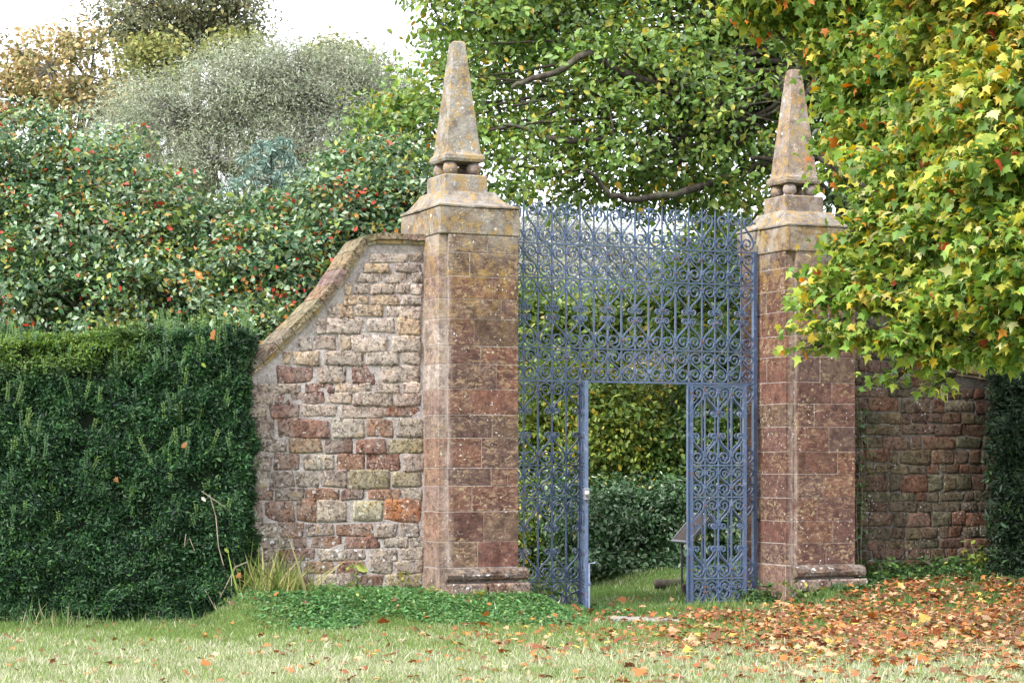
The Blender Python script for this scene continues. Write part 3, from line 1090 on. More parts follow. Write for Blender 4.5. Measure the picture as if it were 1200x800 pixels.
def gate_leaf(hk, px_free, label, near):
    """a leaf hinged at bar hk whose free stile stands at pixel column px_free, opened towards the viewer"""
    L = (T(12) - T(4)) / 2 - 0.03
    H0 = G(T(hk), -0.05, 0)
    best = None
    for i in range(0, 1400):
        a = -R(120) + i * R(0.1)
        x, y = H0.x + L * math.cos(a), H0.y + L * math.sin(a)
        e = abs(600 + F * x / y - px_free)
        if best is None or e < best[0] - 1e-6: best = (e, a)
    a = best[1]
    o = empty('gate_leaf', (H0.x, H0.y, 0.02), a)
    tag(o, label, 'gate', 'leaves of the wrought iron gate')
    Zt = Z_4 - 0.04
    for x, w in ((0.012, 0.03), (L, 0.042)):
        mb = MB(); mb.box(x - w / 2, -0.02, -0.02, x + w / 2, 0.02, Zt)
        put('stile', mb.mesh('stile'), o, 0, 0)
    xf = lambda k: 0.012 + (L - 0.012) * k / 4
    for zz in (Zt - 0.012, Z_5 - 0.02, Z_6 - 0.02, Z_7 - 0.02, 0.03):
        rail(o, 0.03, L - 0.016, zz, 0.018, 0.03)
    for k in (1, 2, 3): put('bar', bar_mesh(Zt - 0.04), o, xf(k), 0.03)
    fill_row(o, xf, 0, 4, Z_5 - 0.02, Zt, 'long')
    fill_row(o, xf, 0, 4, Z_6 - 0.02, Z_5 - 0.02, 'short')
    fill_row(o, xf, 0, 4, Z_7 - 0.02, Z_6 - 0.02, 'long')
    fill_row(o, xf, 0, 4, 0.03, Z_7 - 0.02, 'short')
    return o, L, Zt


lf, L_, Zt_ = gate_leaf(4, 687.2, 'left gate leaf, open and seen edge-on, with latch and drop bolt', True)
mb = MB(); mb.cbox(L_ + 0.016, -0.035, 1.28, L_ + 0.05, 0.035, 1.42, 0.006)
lt_ = mb.build('latch', M['iron'], lf); lt_.color = (0.16, 0.17, 0.20, 1)
import bmesh as _bm
bm = _bm.new(); _bm.ops.create_uvsphere(bm, u_segments=12, v_segments=8, radius=0.03)
me = bpy.data.meshes.new('latch_knob'); bm.to_mesh(me); bm.free()
q = link('latch_knob', me, M['iron'], lt_, (L_ + 0.075, 0.0, 1.36)); q.color = (0.5, 0.48, 0.46, 1)
mb = MB(); mb.tube([(L_ + 0.03, 0.03, 0.04), (L_ + 0.03, 0.03, 0.55), (L_ + 0.03, 0.10, 0.56)], 0.010, 8)
q = mb.build('drop_bolt', M['iron'], lf); q.color = (0.22, 0.25, 0.36, 1)
mb = MB(); mb.cbox(L_ + 0.005, 0.015, 0.30, L_ + 0.045, 0.05, 0.33, 0.003)
mb.build('bolt_bracket', M['iron'], lf, color=IRON)
rfl, _, _ = gate_leaf(12, 872.5, 'right gate leaf folded back in front of the fixed side panel', True)


# ------------------------------------------------------------------ foliage machinery
def leaf_template(kind):
    if kind == 'fold':
        V = np.array([(0, 0, 0), (.45, .30, .07), (1, 0, -.10), (.45, -.30, .07)], float)
        Fs = np.array([(0, 3, 2), (0, 2, 1)])
    elif kind == 'narrow':
        V = np.array([(0, 0, 0), (.45, .11, .03), (1, 0, -.08), (.45, -.11, .03)], float)
        Fs = np.array([(0, 3, 2), (0, 2, 1)])
    elif kind == 'oval':
        V = np.array([(0, 0, 0), (.3, .27, .06), (.72, .22, .02), (1, 0, -.12), (.72, -.22, .02), (.3, -.27, .06)], float)
        Fs = np.array([(0, 5, 4), (0, 4, 3), (0, 3, 2), (0, 2, 1)])
    elif kind == 'maple':
        o = [(0, 0), (.04, .14), (-.06, .34), (.12, .33), (.20, .60), (.34, .42), (.42, .50), (.48, .26), (.62, .30), (.66, .14), (1.0, 0)]
        full = o + [(x, -y) for x, y in o[-2:0:-1]]
        c = (.30, 0)
        V = np.array([(x, y, -0.22 * ((x - .3) ** 2 + 2.2 * y * y) + 0.35 * max(0, x - .6) ** 1.0 * (-1) + (0.05 if abs(y) < .05 else 0)) for x, y in full] + [(c[0], c[1], 0.0)], float)
        n = len(full)
        Fs = np.array([(n, (i + 1) % n, i) for i in range(n)])
    elif kind == 'maple_s':
        o = [(.0, .0), (-.05, .32), (.15, .27), (.34, .54), (.46, .22), (1.0, 0)]
        full = o + [(x, -y) for x, y in o[-2:0:-1]]
        V = np.array([(x, y, -0.22 * ((x - .3) ** 2 + 2.2 * y * y) - 0.3 * max(0, x - .6)) for x, y in full] + [(.30, 0, 0.03)], float)
        n = len(full)
        Fs = np.array([(n, (i + 1) % n, i) for i in range(n)])
    elif kind == 'blade':
        V = np.array([(0, .06, 0), (0, -.06, 0), (.55, .04, .05), (.55, -.04, .05), (1, 0, .22)], float)
        Fs = np.array([(0, 1, 3), (0, 3, 2), (2, 3, 4)])
    return V, Fs


def norm(a):
    return a / np.maximum(np.linalg.norm(a, axis=1, keepdims=True), 1e-9)


def leaf_frames(N, outward, droop=0.4, upb=0.5, outb=0.5, rnd=0.7):
    n = norm(outward * outb + np.array([0, 0, upb]) + RNG.normal(0, rnd, (N, 3)))
    d = RNG.normal(0, 1, (N, 3)) + outward * 0.5 + np.array([0, 0, -droop])
    d = norm(d - n * (d * n).sum(1, keepdims=True))
    s = np.cross(n, d)
    return d, s, n


def place_leaves(P, d, s, n, size, tmpl, col):
    V, Fs = leaf_template(tmpl)
    N, k = len(P), len(V)
    W = P[:, None, :] + size[:, None, None] * (V[None, :, 0:1] * d[:, None, :] + V[None, :, 1:2] * s[:, None, :] + V[None, :, 2:3] * n[:, None, :])
    FF = (Fs[None] + (np.arange(N) * k)[:, None, None]).reshape(-1, 3)
    C = np.repeat(col, k, axis=0)
    return W.reshape(-1, 3), FF, C


def palette(N, pal, clump_id=None, jitter=0.18):
    """pal: list of (weight, (r,g,b)); brightness varies per clump and per leaf"""
    w = np.array([p[0] for p in pal], float); w /= w.sum()
    idx = RNG.choice(len(pal), N, p=w)
    if clump_id is not None:      # part of the leaves share the clump's hue
        nc = clump_id.max() + 1
        cidx = RNG.choice(len(pal), nc, p=w)
        share = RNG.random(N) < 0.35
        idx = np.where(share, cidx[clump_id], idx)
    c = np.array([p[1] for p in pal])[idx]
    f = np.exp(RNG.normal(0, jitter, (N, 1)))
    if clump_id is not None:
        f = f * np.exp(RNG.normal(0, jitter * 0.7, (nc, 1)))[clump_id]
    return np.clip(c * f, 0.002, 0.9)


def crown(blobs, nleaf, size, tmpl, pal, clump=0.28, per=45, droop=0.4, shell=0.30, keep=None, upb=0.55, outb=0.55, rnd=0.65, flat=0.55):
    """blobs: [(center, (rx,ry,rz)), ...]; leaves gathered in clumps spread through each blob, thicker near its outside"""
    vol = np.array([np.prod(np.array(b[1], float) ** 0.8) for b in blobs]); vol /= vol.sum()
    P, OUT, CID, cc = [], [], [], 0
    CL = []
    for b, w in zip(blobs, vol):
        nb = max(1, int(nleaf * w / per))
        dr = norm(RNG.normal(0, 1, (nb, 3)))
        rr = 1 - np.abs(RNG.normal(0, shell, (nb, 1)))
        ctr = np.array(b[0]) + dr * rr * np.array(b[1])
        for i in range(nb):
            k = RNG.poisson(per) + 3
            off = RNG.normal(0, clump, (k, 3)) * np.array([1, 1, flat])
            P.append(ctr[i] + off); OUT.append(np.repeat(dr[i:i + 1], k, 0)); CID.append(np.full(k, cc)); cc += 1
            CL.append((ctr[i], b[0]))
    P = np.concatenate(P); OUT = np.concatenate(OUT); CID = np.concatenate(CID)
    if keep is not None:
        m = keep(P)
        P, OUT, CID = P[m], OUT[m], CID[m]
    N = len(P)
    d, s, n = leaf_frames(N, OUT, droop, upb, outb, rnd)
    sz = size * np.exp(RNG.normal(0, 0.22, N))
    return P, d, s, n, sz, palette(N, pal, CID), CL


def to_px(P):
    return 600 + F * P[:, 0] / P[:, 1], HZ - F * (P[:, 2] - EYE) / P[:, 1]


def bent(a, b, n=6, amp=0.12, sag=0.0):
    a, b = Vector(a), Vector(b)
    L = (b - a).length
    o = Vector((random.random() * 50, random.random() * 50, 3))
    pts = []
    for i in range(n + 1):
        s = i / n
        w = math.sin(math.pi * s)
        nv = mnoise.noise_vector(o + Vector((s * 2.2, 0, 0)))
        pts.append(a.lerp(b, s) + nv * L * amp * w + Vector((0, 0, sag * w * L)))
    return pts


def plant(name, label, cat, base, blobs, nleaf, size, tmpl, pal, mat, bark=None, trunk_r=0.2, fork=0.45, group=None, nclump_twigs=150, leafname='foliage', limbs=True, stems=1, top_at=None, limb_r=0.62, **kw):
    """a tree or shrub: trunk, limbs to each crown lobe, twigs to clumps, foliage"""
    base = Vector(base)
    o = empty(name, base)
    tag(o, label, cat, group)
    bark = bark or M['bark']
    P, d, s, n, sz, c, CL = crown(blobs, nleaf, size, tmpl, pal, **kw)
    V, Fs, C = place_leaves(P - np.array(base), d, s, n, sz, tmpl, c)
    fo = link(leafname, np_mesh(leafname, V, Fs, C), mat, o)
    fo['kind'] = 'stuff'
    ctr = np.mean([b[0] for b in blobs], axis=0)
    top = Vector(ctr) * fork + base * (1 - fork)
    top.z = base.z + (ctr[2] - base.z) * max(fork, 0.3)
    if top_at is not None: top = Vector(top_at)
    for k in range(stems):
        j = Vector((random.uniform(-.4, .4), random.uniform(-.2, .2), 0)) * (stems > 1) * 2.0
        st = bent(base + j * 0.4, top + j, 6, 0.05)
        rr = [trunk_r * (1.25 - 0.55 * i / 6) / (1 if stems == 1 else 1.8) for i in range(7)]
        rr[0] *= 1.3
        mb = MB(); mb.tube([p - base for p in st], rr, 10); mb.build('trunk' if stems == 1 else 'stem', bark, o, smooth=True)
    if limbs:
        for b in blobs:
            e = Vector(b[0])
            L = (e - top).length
            r0 = min(trunk_r * limb_r, 0.03 + 0.025 * L)
            pp = bent(top, e, 7, 0.14)
            mb = MB(); mb.tube([p - base for p in pp], [r0 * (1 - 0.8 * i / 7) for i in range(8)], 7)
            mb.build('limb', bark, o, smooth=True)
    tw = MB()
    sel = random.sample(range(len(CL)), min(nclump_twigs, len(CL)))
    for i in sel:
        cc_, bc = CL[i]
        pp = bent(Vector(bc), Vector(cc_), 3, 0.12)
        tw.tube([p - base for p in pp], [trunk_r * 0.09 + 0.006, trunk_r * 0.06 + 0.005, trunk_r * 0.04 + 0.004, 0.003], 4, False)
    if sel:
        t_ = tw.build('twigs', bark, o); t_['kind'] = 'stuff'
    return o


def blob(px, py, Y, r, rz=None, ry=None):
    c = at(px, py, Y)
    return (c, (r, ry or r, rz or r))


G_MID = (0.065, 0.115, 0.028); G_DARK = (0.03, 0.062, 0.022); G_YEL = (0.16, 0.185, 0.03)
G_LIME = (0.12, 0.17, 0.035); YEL = (0.42, 0.33, 0.04); ORG = (0.42, 0.16, 0.03); REDL = (0.33, 0.045, 0.03)
G_GREY = (0.15, 0.17, 0.11); TAN = (0.32, 0.22, 0.09); G_BLUE = (0.045, 0.09, 0.055)

# --- big green tree behind the gate
big = []
for px, py, Y, r in [(570, 40, 33, 1.05), (570, 120, 32, .9), (505, 150, 31.5, .75), (455, 150, 31.5, 0.55), (432, 172, 31, 0.42), (500, 95, 32, .5), (512, 50, 32, .5), (505, 5, 32, .5), (475, 130, 31.6, .5), (442, 150, 31.5, .55), (418, 168, 31.2, .4), (470, 175, 31.3, .5), (540, 90, 32, .6), (600, 10, 33, 1.6), (590, 190, 31, 0.95), (640, 30, 34, 1.2),
                     (720, 20, 33, 1.6), (700, 100, 31.5, 0.95), (770, 90, 32, 1.3), (830, 40, 33, 1.7), (850, 120, 32, 1.3), (650, 175, 32, 0.85), (720, 165, 31.5, 0.9), (690, 205, 32, 0.7),
                     (900, 60, 34, 1.6), (870, 190, 33, 1.0), (950, 140, 34, 1.5), (940, 30, 33, 1.5), (790, 225, 33, 0.8), (1000, 80, 33, 1.4), (1030, 20, 33, 1.5), (640, 110, 34, 0.6),
                     (590, -60, 33, 1.1), (640, -80, 33, 1.8), (740, -90, 33, 1.8), (850, -90, 33, 1.8), (960, -80, 33, 1.8), (1080, 60, 34, 1.6), (1100, 160, 34, 1.4), (480, 200, 31.5, 0.6), (820, 160, 34, 0.9), (625, 215, 31, 0.35), (640, 238, 32, 0.28), (690, 236, 32.5, 0.28), (725, 242, 32.5, 0.28), (770, 240, 32.4, 0.35), (610, 235, 31.6, 0.3), (800, 240, 32.6, .4), (660, 232, 31.2, 0.3), (735, 215, 31.6, 0.4), (800, 200, 32, 0.6), (850, 225, 32, 0.5), (840, 240, 32.4, 0.5), (760, 195, 32, 0.5), (900, 235, 32, 0.6)]:
    big.append(blob(px, py, Y + random.uniform(-.5, .5), r, r * 0.85))
plant('tree', 'tall green tree turning yellow, its crown spreading behind the gate and left obelisk', 'tree', (at(1003, 545, 32.5)[0], 32.5, 0.0), big, 78000, 0.104, 'oval',
      [(4.5, (0.14, 0.235, 0.05)), (1.8, (0.075, 0.145, 0.038)), (2.2, (0.21, 0.275, 0.055)), (0.6, (0.32, 0.30, 0.05)), (0.25, (0.48, 0.32, 0.05)), (0.9, (0.17, 0.24, 0.11))],
      M['leaf'], trunk_r=0.26, fork=0.42, top_at=at(1003, 60, 32.5), limb_r=0.2, nclump_twigs=350, clump=0.21, per=40, shell=0.36)
T_BIG = bpy.data.objects['tree']
for pts, r0 in (([(1003, 190, 32.3), (930, 180, 32.5), (860, 205, 32.0), (790, 228, 31), (745, 233, 30.6), (716, 231, 30.3), (700, 212, 30.2), (686, 199, 30)], 0.075),
                ([(860, 150, 32), (790, 110, 31.8), (715, 78, 31.2), (690, 62, 31), (655, 85, 31), (610, 97, 31), (600, 104, 31)], 0.085),
                ([(720, 165, 31.5), (668, 166, 31), (640, 163, 31), (615, 152, 31), (590, 146, 30.8)], 0.06),
                ([(1003, 300, 32.4), (1008, 200, 32.3), (1015, 120, 32.3), (1010, 0, 32.5)], 0.22),
                ([(1003, 260, 32.2), (960, 215, 31.8), (925, 190, 31.5), (880, 185, 31.3)], 0.08)):
    ps = [Vector(at(*p)) - T_BIG.location for p in pts]
    fine = []
    for i in range(len(ps) - 1):
        for k in range(3):
            fine.append(ps[i].lerp(ps[i + 1], k / 3) + mnoise.noise_vector(ps[i] * 1.3 + Vector((k, 0, 0))) * 0.05)
    fine.append(ps[-1])
    mb = MB(); mb.tube(fine, [r0 * (1 - 0.7 * i / len(fine)) for i in range(len(fine))], 8)
    mb.build('limb', M['bark'], T_BIG, smooth=True)

# --- evergreen shrubs with red leaves behind the left wall and hedge
shr = [((40, 190), 27.5, 0.8), ((0, 240), 27, 0.9), ((110, 230), 27.3, 0.85), ((150, 190), 28, 0.5), ((60, 290), 26.6, 0.9), ((150, 300), 26.8, 0.9), ((10, 340), 26.2, 0.8), ((100, 370), 26.0, 0.75), ((200, 250), 27.2, 0.6), ((190, 350), 26.1, 0.8), ((-60, 230), 27, 1.0)]
shrR = [((270, 290), 27.2, 0.75), ((250, 370), 26.2, 0.7), ((310, 330), 26.5, 0.8), ((345, 285), 27, 0.7), ((385, 255), 27, 0.6), ((360, 350), 26.3, 0.55), ((290, 390), 25.4, 0.42), ((320, 385), 25.2, 0.33), ((395, 300), 26.6, 0.5)]
shrRR = [((420, 225), 27.8, 0.6), ((455, 210), 27.6, 0.55), ((465, 250), 27.2, 0.55), ((430, 275), 27, 0.5), ((490, 235), 27.6, 0.4), ((450, 310), 27.2, 0.7), ((410, 200), 28, 0.35)]
PAL_SH = [(3.8, (0.04, 0.095, 0.04)), (3, (0.10, 0.185, 0.065)), (2.8, (0.23, 0.31, 0.19)), (1.5, (0.21, 0.27, 0.06)), (0.30, (0.48, 0.07, 0.035)), (0.35, (0.42, 0.18, 0.04)), (0.2, (0.4, 0.32, 0.08))]  # pale share: undersides plus painted leaf highlights; dark share paints shaded hollows
for nm, lst, lab, nl, bx in (('shrub', shr, 'glossy evergreen shrub flecked with red, leftmost above the yew hedge', 34000, 90), ('shrub', shrR, 'glossy red-flecked shrub leaning over the swept wall coping', 26000, 320), ('shrub', shrRR, 'darker glossy shrub against the left pier above the wall top', 13000, 450)):
    bl = [blob(p[0], p[1], Y, r * 1.05, r * 0.95) for p, Y, r in lst]
    plant(nm, lab, 'shrub', (at(bx, 545, 27.3)[0], 27.3, 0.1), bl, int(nl * 1.45), 0.078, 'fold', PAL_SH, M['leaf_berry'], trunk_r=0.07, fork=0.2, stems=4, nclump_twigs=300, clump=0.155, per=62,
          group='red-flecked shrubs behind the left wall', shell=0.3, limbs=True)

# --- silvery domed willow-like tree
wil = [blob(x, y, Y, r, rz) for x, y, Y, r, rz in [(290, 120, 45, 2.0, 1.3), (225, 140, 45, 1.8, 1.2), (350, 115, 45, 1.9, 1.3), (410, 105, 46, 1.5, 1.0), (165, 140, 46, 1.2, 1.0), (300, 85, 46, 1.6, 0.65), (450, 110, 47, 1.2, 0.9), (480, 130, 47, 1.0, 0.9), (145, 170, 44, 0.9, 0.9), (350, 175, 44, 1.3, 0.9), (250, 190, 44, 1.5, 0.8), (420, 165, 45, 1.4, 0.9), (200, 205, 44, 1.1, .6), (330, 215, 44, 1.4, .7), (400, 205, 44, 1.0, .6), (380, 75, 46, 1.2, 0.5)]]
plant('tree', 'domed silvery grey-green tree with many pale thin stems', 'tree', (at(290, 545, 45)[0], 45, 0), wil, 90000, 0.09, 'narrow', [(4, (0.26, 0.29, 0.20)), (3, (0.35, 0.375, 0.29)), (1.5, (0.17, 0.205, 0.125)), (0.3, (0.32, 0.29, 0.16))],
      M['leaf_dull'], bark=M['bark_grey'], trunk_r=0.24, fork=0.45, nclump_twigs=1500, clump=0.22, per=36, shell=0.35, stems=6)
# --- pale tree seen through the upper gate
wil2 = [blob(x, y, Y, r, rz) for x, y, Y, r, rz in [(640, 285, 48, 0.9, 0.8), (680, 300, 48, 1.0, 0.8), (620, 320, 47, 1.0, 0.8), (715, 290, 49, 0.6, 0.7), (660, 350, 47, 1.4, 0.9), (590, 300, 48, 0.9, 0.9), (740, 300, 48, .8, .8), (775, 320, 48, .7, .7), (650, 262, 48, .6, .5)]]
plant('tree', 'pale grey-green tree seen through the upper left of the iron screen', 'tree', (at(655, 545, 48)[0], 48, 0), wil2, 36000, 0.11, 'narrow', [(4, (0.30, 0.31, 0.25)), (3, (0.40, 0.40, 0.37)), (1, (0.17, 0.2, 0.12))],
      M['leaf_dull'], bark=M['bark_grey'], trunk_r=0.16, fork=0.5, nclump_twigs=250, clump=0.25, per=30)
# --- far trees on the left skyline
plant('tree', 'thin russet and gold tree on the skyline at the far left', 'tree', (at(50, 545, 62)[0], 62, 0), [blob(x, y, 62 + random.uniform(-1, 1), r, r * .8) for x, y, r in [(20, 60, 1.1), (60, 80, 1.3), (100, 90, 1.1), (45, 110, 1.3), (110, 60, 0.9), (150, 110, 1.5), (10, 110, 1.0), (85, 45, 0.7), (-10, 140, 1.5), (110, 130, 1.4)]],
      7000, 0.17, 'fold', [(3, (0.40, 0.31, 0.16)), (2, (0.28, 0.26, 0.13)), (1.5, (0.15, 0.16, 0.06)), (1, (0.35, 0.24, 0.1))], M['leaf_dull'], bark=M['bark_grey'], trunk_r=0.25, nclump_twigs=300, clump=0.28, per=26)
plant('tree', 'dark broad tree on the skyline above the silvery dome', 'tree', (at(215, 545, 70)[0], 70, 0), [blob(x, y, 70 + random.uniform(-1, 1), r, r * .75) for x, y, r in [(150, 20, 1.5), (190, 10, 1.6), (230, 25, 1.7), (270, 15, 1.4), (210, 50, 1.6), (160, 50, 1.2), (290, 35, 0.9), (240, -5, 1.4), (130, 30, 0.8), (260, 45, 1.1)]],
      10500, 0.16, 'fold', [(3, (0.15, 0.16, 0.10)), (2, (0.20, 0.21, 0.12)), (1, (0.27, 0.23, 0.12))], M['leaf_dull'], trunk_r=0.3, nclump_twigs=300, clump=0.33, per=28)  # leaf colours lightened to paint in distance haze
for px, lst, lab in ((190, [(172, 62, .5), (190, 60, .6), (205, 68, .5), (180, 82, .6), (200, 90, 0.6)], 'small yellow-green tree behind the left side of the silvery dome'), (275, [(270, 50, .30), (284, 54, .30), (262, 62, .35)], 'low yellow-green treetop just above the silvery dome'),
                     (390, [(382, 60, .4), (405, 62, .45), (395, 80, .6), (430, 85, .5), (370, 70, 0.4)], 'olive-green treetop right of the silvery dome')):
    plant('tree', lab, 'tree', (at(px, 545, 55)[0], 55, 0), [blob(x, y, 55, r, r * .8) for x, y, r in lst], 2600, 0.13, 'fold', [(3, (0.21, 0.23, 0.08)), (2, (0.28, 0.27, 0.10)), (1, (0.14, 0.17, 0.07))], M['leaf_dull'], trunk_r=0.14, nclump_twigs=60, clump=0.25, per=26)

# --- blue conifer tip
cb = empty('conifer', (at(310, 545, 31)[0], 31, 0.0))
tag(cb, 'blue-green weeping conifer tip poking above the red-flecked shrubs', 'conifer')
mb = MB(); tp = Vector(at(318, 168, 31)) - cb.location
mb.tube([(0, 0, 0), (tp.x * 0.5, 0, tp.z * 0.6), tuple(tp)], [0.09, 0.05, 0.012], 8); mb.build('trunk', M['bark'], cb, smooth=True)
LP, LD, LS, LN = [], [], [], []
fr = MB()
for i in range(18):
    s = i / 18
    zb = tp.z - 0.02 - s * 0.8
    ang = i * 2.4
    L = 0.3 + 0.75 * s
    a = Vector((tp.x, 0, zb)); b = a + Vector((math.cos(ang) * L, math.sin(ang) * L * .5, 0.12 - 0.35 * L))
    pp = [a, a.lerp(b, 0.5) + Vector((0, 0, 0.10)), b]
    fr.tube(pp, [0.012, 0.008, 0.003], 4, False)
    for k in range(90):
        u = random.random() ** 0.8
        p = (pp[0].lerp(pp[1], u * 2) if u < 0.5 else pp[1].lerp(pp[2], u * 2 - 1)) + Vector((random.gauss(0, .02), random.gauss(0, .02), random.gauss(0, .015)))
        LP.append(p)
LP = np.array([tuple(p) for p in LP]); N = len(LP)
d, s_, n_ = leaf_frames(N, np.tile([[0, -0.2, 0]], (N, 1)), 1.4, 0.3, 0.2, 0.8)
V, Fs, C = place_leaves(LP, d, s_, n_, np.full(N, 0.12), 'narrow', palette(N, [(3, (0.20, 0.29, 0.25)), (2, (0.29, 0.38, 0.34)), (1, (0.11, 0.18, 0.15))]))
q = link('needles', np_mesh('needles', V, Fs, C), M['leaf_dull'], cb); q['kind'] = 'stuff'
q = fr.build('branches', M['bark'], cb); q['kind'] = 'stuff'

# --- shrubs and trees seen through the gate
plant('shrub', 'low dark laurel shrub filling the lower gateway', 'shrub', (at(745, 545, 32.6)[0], 32.6, 0), [blob(x, y, Y, r, rz) for x, y, Y, r, rz in [(700, 630, 31.3, .6, .75), (745, 625, 31.3, .6, .7), (790, 620, 31.3, .6, .7), (720, 590, 32.6, .5, .45), (770, 590, 32.6, .5, .4), (810, 610, 32.6, .5, .8), (665, 620, 32.6, .6, .9), (700, 668, 30.4, .35, .25), (740, 670, 30.4, .35, .25), (780, 668, 30.5, .35, .25), (690, 660, 31.0, .4, .38), (740, 662, 31.0, .4, .34), (790, 660, 31.0, .4, .34), (830, 640, 32.4, .5, .6)]],
      36000, 0.072, 'oval', [(4, (0.045, 0.10, 0.04)), (3, (0.065, 0.135, 0.05)), (1.2, (0.15, 0.215, 0.12)), (0.1, (0.35, 0.3, 0.08))], M['leaf_gloss'], trunk_r=0.05, stems=4, fork=0.3, nclump_twigs=120, clump=0.14, per=34, droop=1.0)
plant('shrub', 'lime-green shrub with yellow leaves behind the left half of the gateway', 'shrub', (at(720, 545, 34)[0], 34, 0), [blob(x, y, Y, r, r) for x, y, Y, r in [(700, 480, 33.5, .65), (725, 510, 33.2, .6), (745, 465, 34, .45), (700, 540, 33, .5), (740, 540, 33.4, .5), (670, 470, 34, .7), (650, 520, 34, .6), (630, 480, 34, .6), (640, 560, 33.6, .6), (615, 610, 33, .6), (590, 640, 32.5, .6), (600, 540, 33.5, .6)]],
      23000, 0.088, 'oval', [(4, (0.17, 0.25, 0.05)), (2, (0.10, 0.17, 0.04)), (1.5, (0.27, 0.31, 0.06)), (0.6, (0.5, 0.39, 0.06))], M['leaf'], trunk_r=0.06, stems=3, fork=0.3, nclump_twigs=80, clump=0.18, per=30, droop=0.9)
plant('shrub', 'dark green shrub with gold leaves behind the right half of the gateway', 'shrub', (at(850, 545, 34)[0], 34, 0), [blob(x, y, Y, r, r) for x, y, Y, r in [(790, 530, 33.4, .5), (810, 480, 34, .6), (850, 500, 33.4, .7), (880, 450, 34, .8), (860, 560, 33, .6), (840, 420, 34.5, .7), (795, 560, 33, .4), (900, 540, 33.5, .8)]],
      23000, 0.088, 'oval', [(4, (0.065, 0.13, 0.035)), (3, (0.10, 0.18, 0.04)), (1, (0.2, 0.24, 0.05)), (0.4, (0.45, 0.32, 0.05))], M['leaf'], trunk_r=0.06, stems=3, fork=0.3, nclump_twigs=80, clump=0.18, per=30)
plant('tree', 'dense green tree seen through the scrollwork above the gateway', 'tree', (at(740, 545, 38)[0], 38, 0), [blob(x, y, Y, r, r * .85) for x, y, Y, r in [(640, 400, 38, 1.0), (690, 390, 38, 1.0), (740, 380, 38.5, .9), (790, 370, 38, 1.0), (840, 350, 38, 1.1), (870, 300, 38.5, 1.0), (820, 300, 38.5, .7), (620, 440, 37, .9), (690, 435, 37.5, .8), (780, 420, 37.5, .8), (840, 400, 37, 1.0), (890, 370, 37, 1.0), (740, 430, 38, .6), (600, 370, 38, 1.0)]],
      26000, 0.12, 'oval', [(4, (0.10, 0.17, 0.04)), (3, (0.15, 0.22, 0.05)), (1, (0.25, 0.27, 0.07)), (0.4, (0.4, 0.32, 0.09))], M['leaf'], trunk_r=0.18, fork=0.4, nclump_twigs=150, clump=0.26, per=32)
plant('ornamental_grass', 'pale feathery grass clump beyond the laurel in the gateway', 'grass clump', (at(752, 545, 36)[0], 36, 0), [blob(x, y, 36, r, r) for x, y, r in [(752, 545, .30), (765, 470, .45), (775, 500, .4), (755, 500, .45), (740, 560, .35), (770, 450, .5)]],
      9000, 0.14, 'narrow', [(3, (0.42, 0.36, 0.22)), (2, (0.55, 0.5, 0.36)), (1, (0.2, 0.2, 0.08))], M['leaf_dull'], trunk_r=0.03, stems=3, fork=0.3, nclump_twigs=20, clump=0.16, per=30)
plant('tree', 'dark evergreen mass behind the right pier and maple', 'tree', (at(1090, 545, 30)[0], 30, 0), [blob(x, y, Y, r, r * .95) for x, y, Y, r in [(1020, 290, 30.5, .8), (1060, 220, 31, 1.2), (1110, 300, 30, 1.2), (1170, 250, 30, 1.3), (1050, 350, 30, 1.0), (1150, 380, 29.5, 1.2), (1210, 350, 29.5, 1.3), (1100, 430, 29, 1.0), (1180, 120, 31, 1.6), (1200, 450, 29, 1.2), (920, 330, 31, .8), (900, 420, 31, .9)]],
      26000, 0.11, 'oval', [(4, (0.028, 0.055, 0.02)), (3, (0.04, 0.075, 0.025)), (0.6, (0.1, 0.14, 0.03))], M['leaf'], trunk_r=0.2, fork=0.4, nclump_twigs=100, clump=0.26, per=34)
# far woodland closing the view at eye level
wb = []
for i in range(44):
    px = -150 + i * 35
    wb.append(blob(px, 470 + 25 * math.sin(i * 1.7), 95 + random.uniform(-4, 4), 2.6, 2.4))
    wb.append(blob(px + 15, 400 + 30 * math.sin(i * 2.1), 99 + random.uniform(-4, 4), 2.8, 2.5))
P, d, s_, n_, sz, c, CL = crown(wb, 42000, 0.5, 'fold', [(3, (0.05, 0.08, 0.03)), (2, (0.08, 0.11, 0.04)), (1, (0.14, 0.14, 0.06))], clump=0.8, per=40)
V, Fs, C = place_leaves(P, d, s_, n_, sz, 'fold', c)
q = link('woodland', np_mesh('woodland', V, Fs, C), M['leaf_dull']); tag(q, 'far-off woodland closing the view behind the garden', 'woodland', kind='stuff')


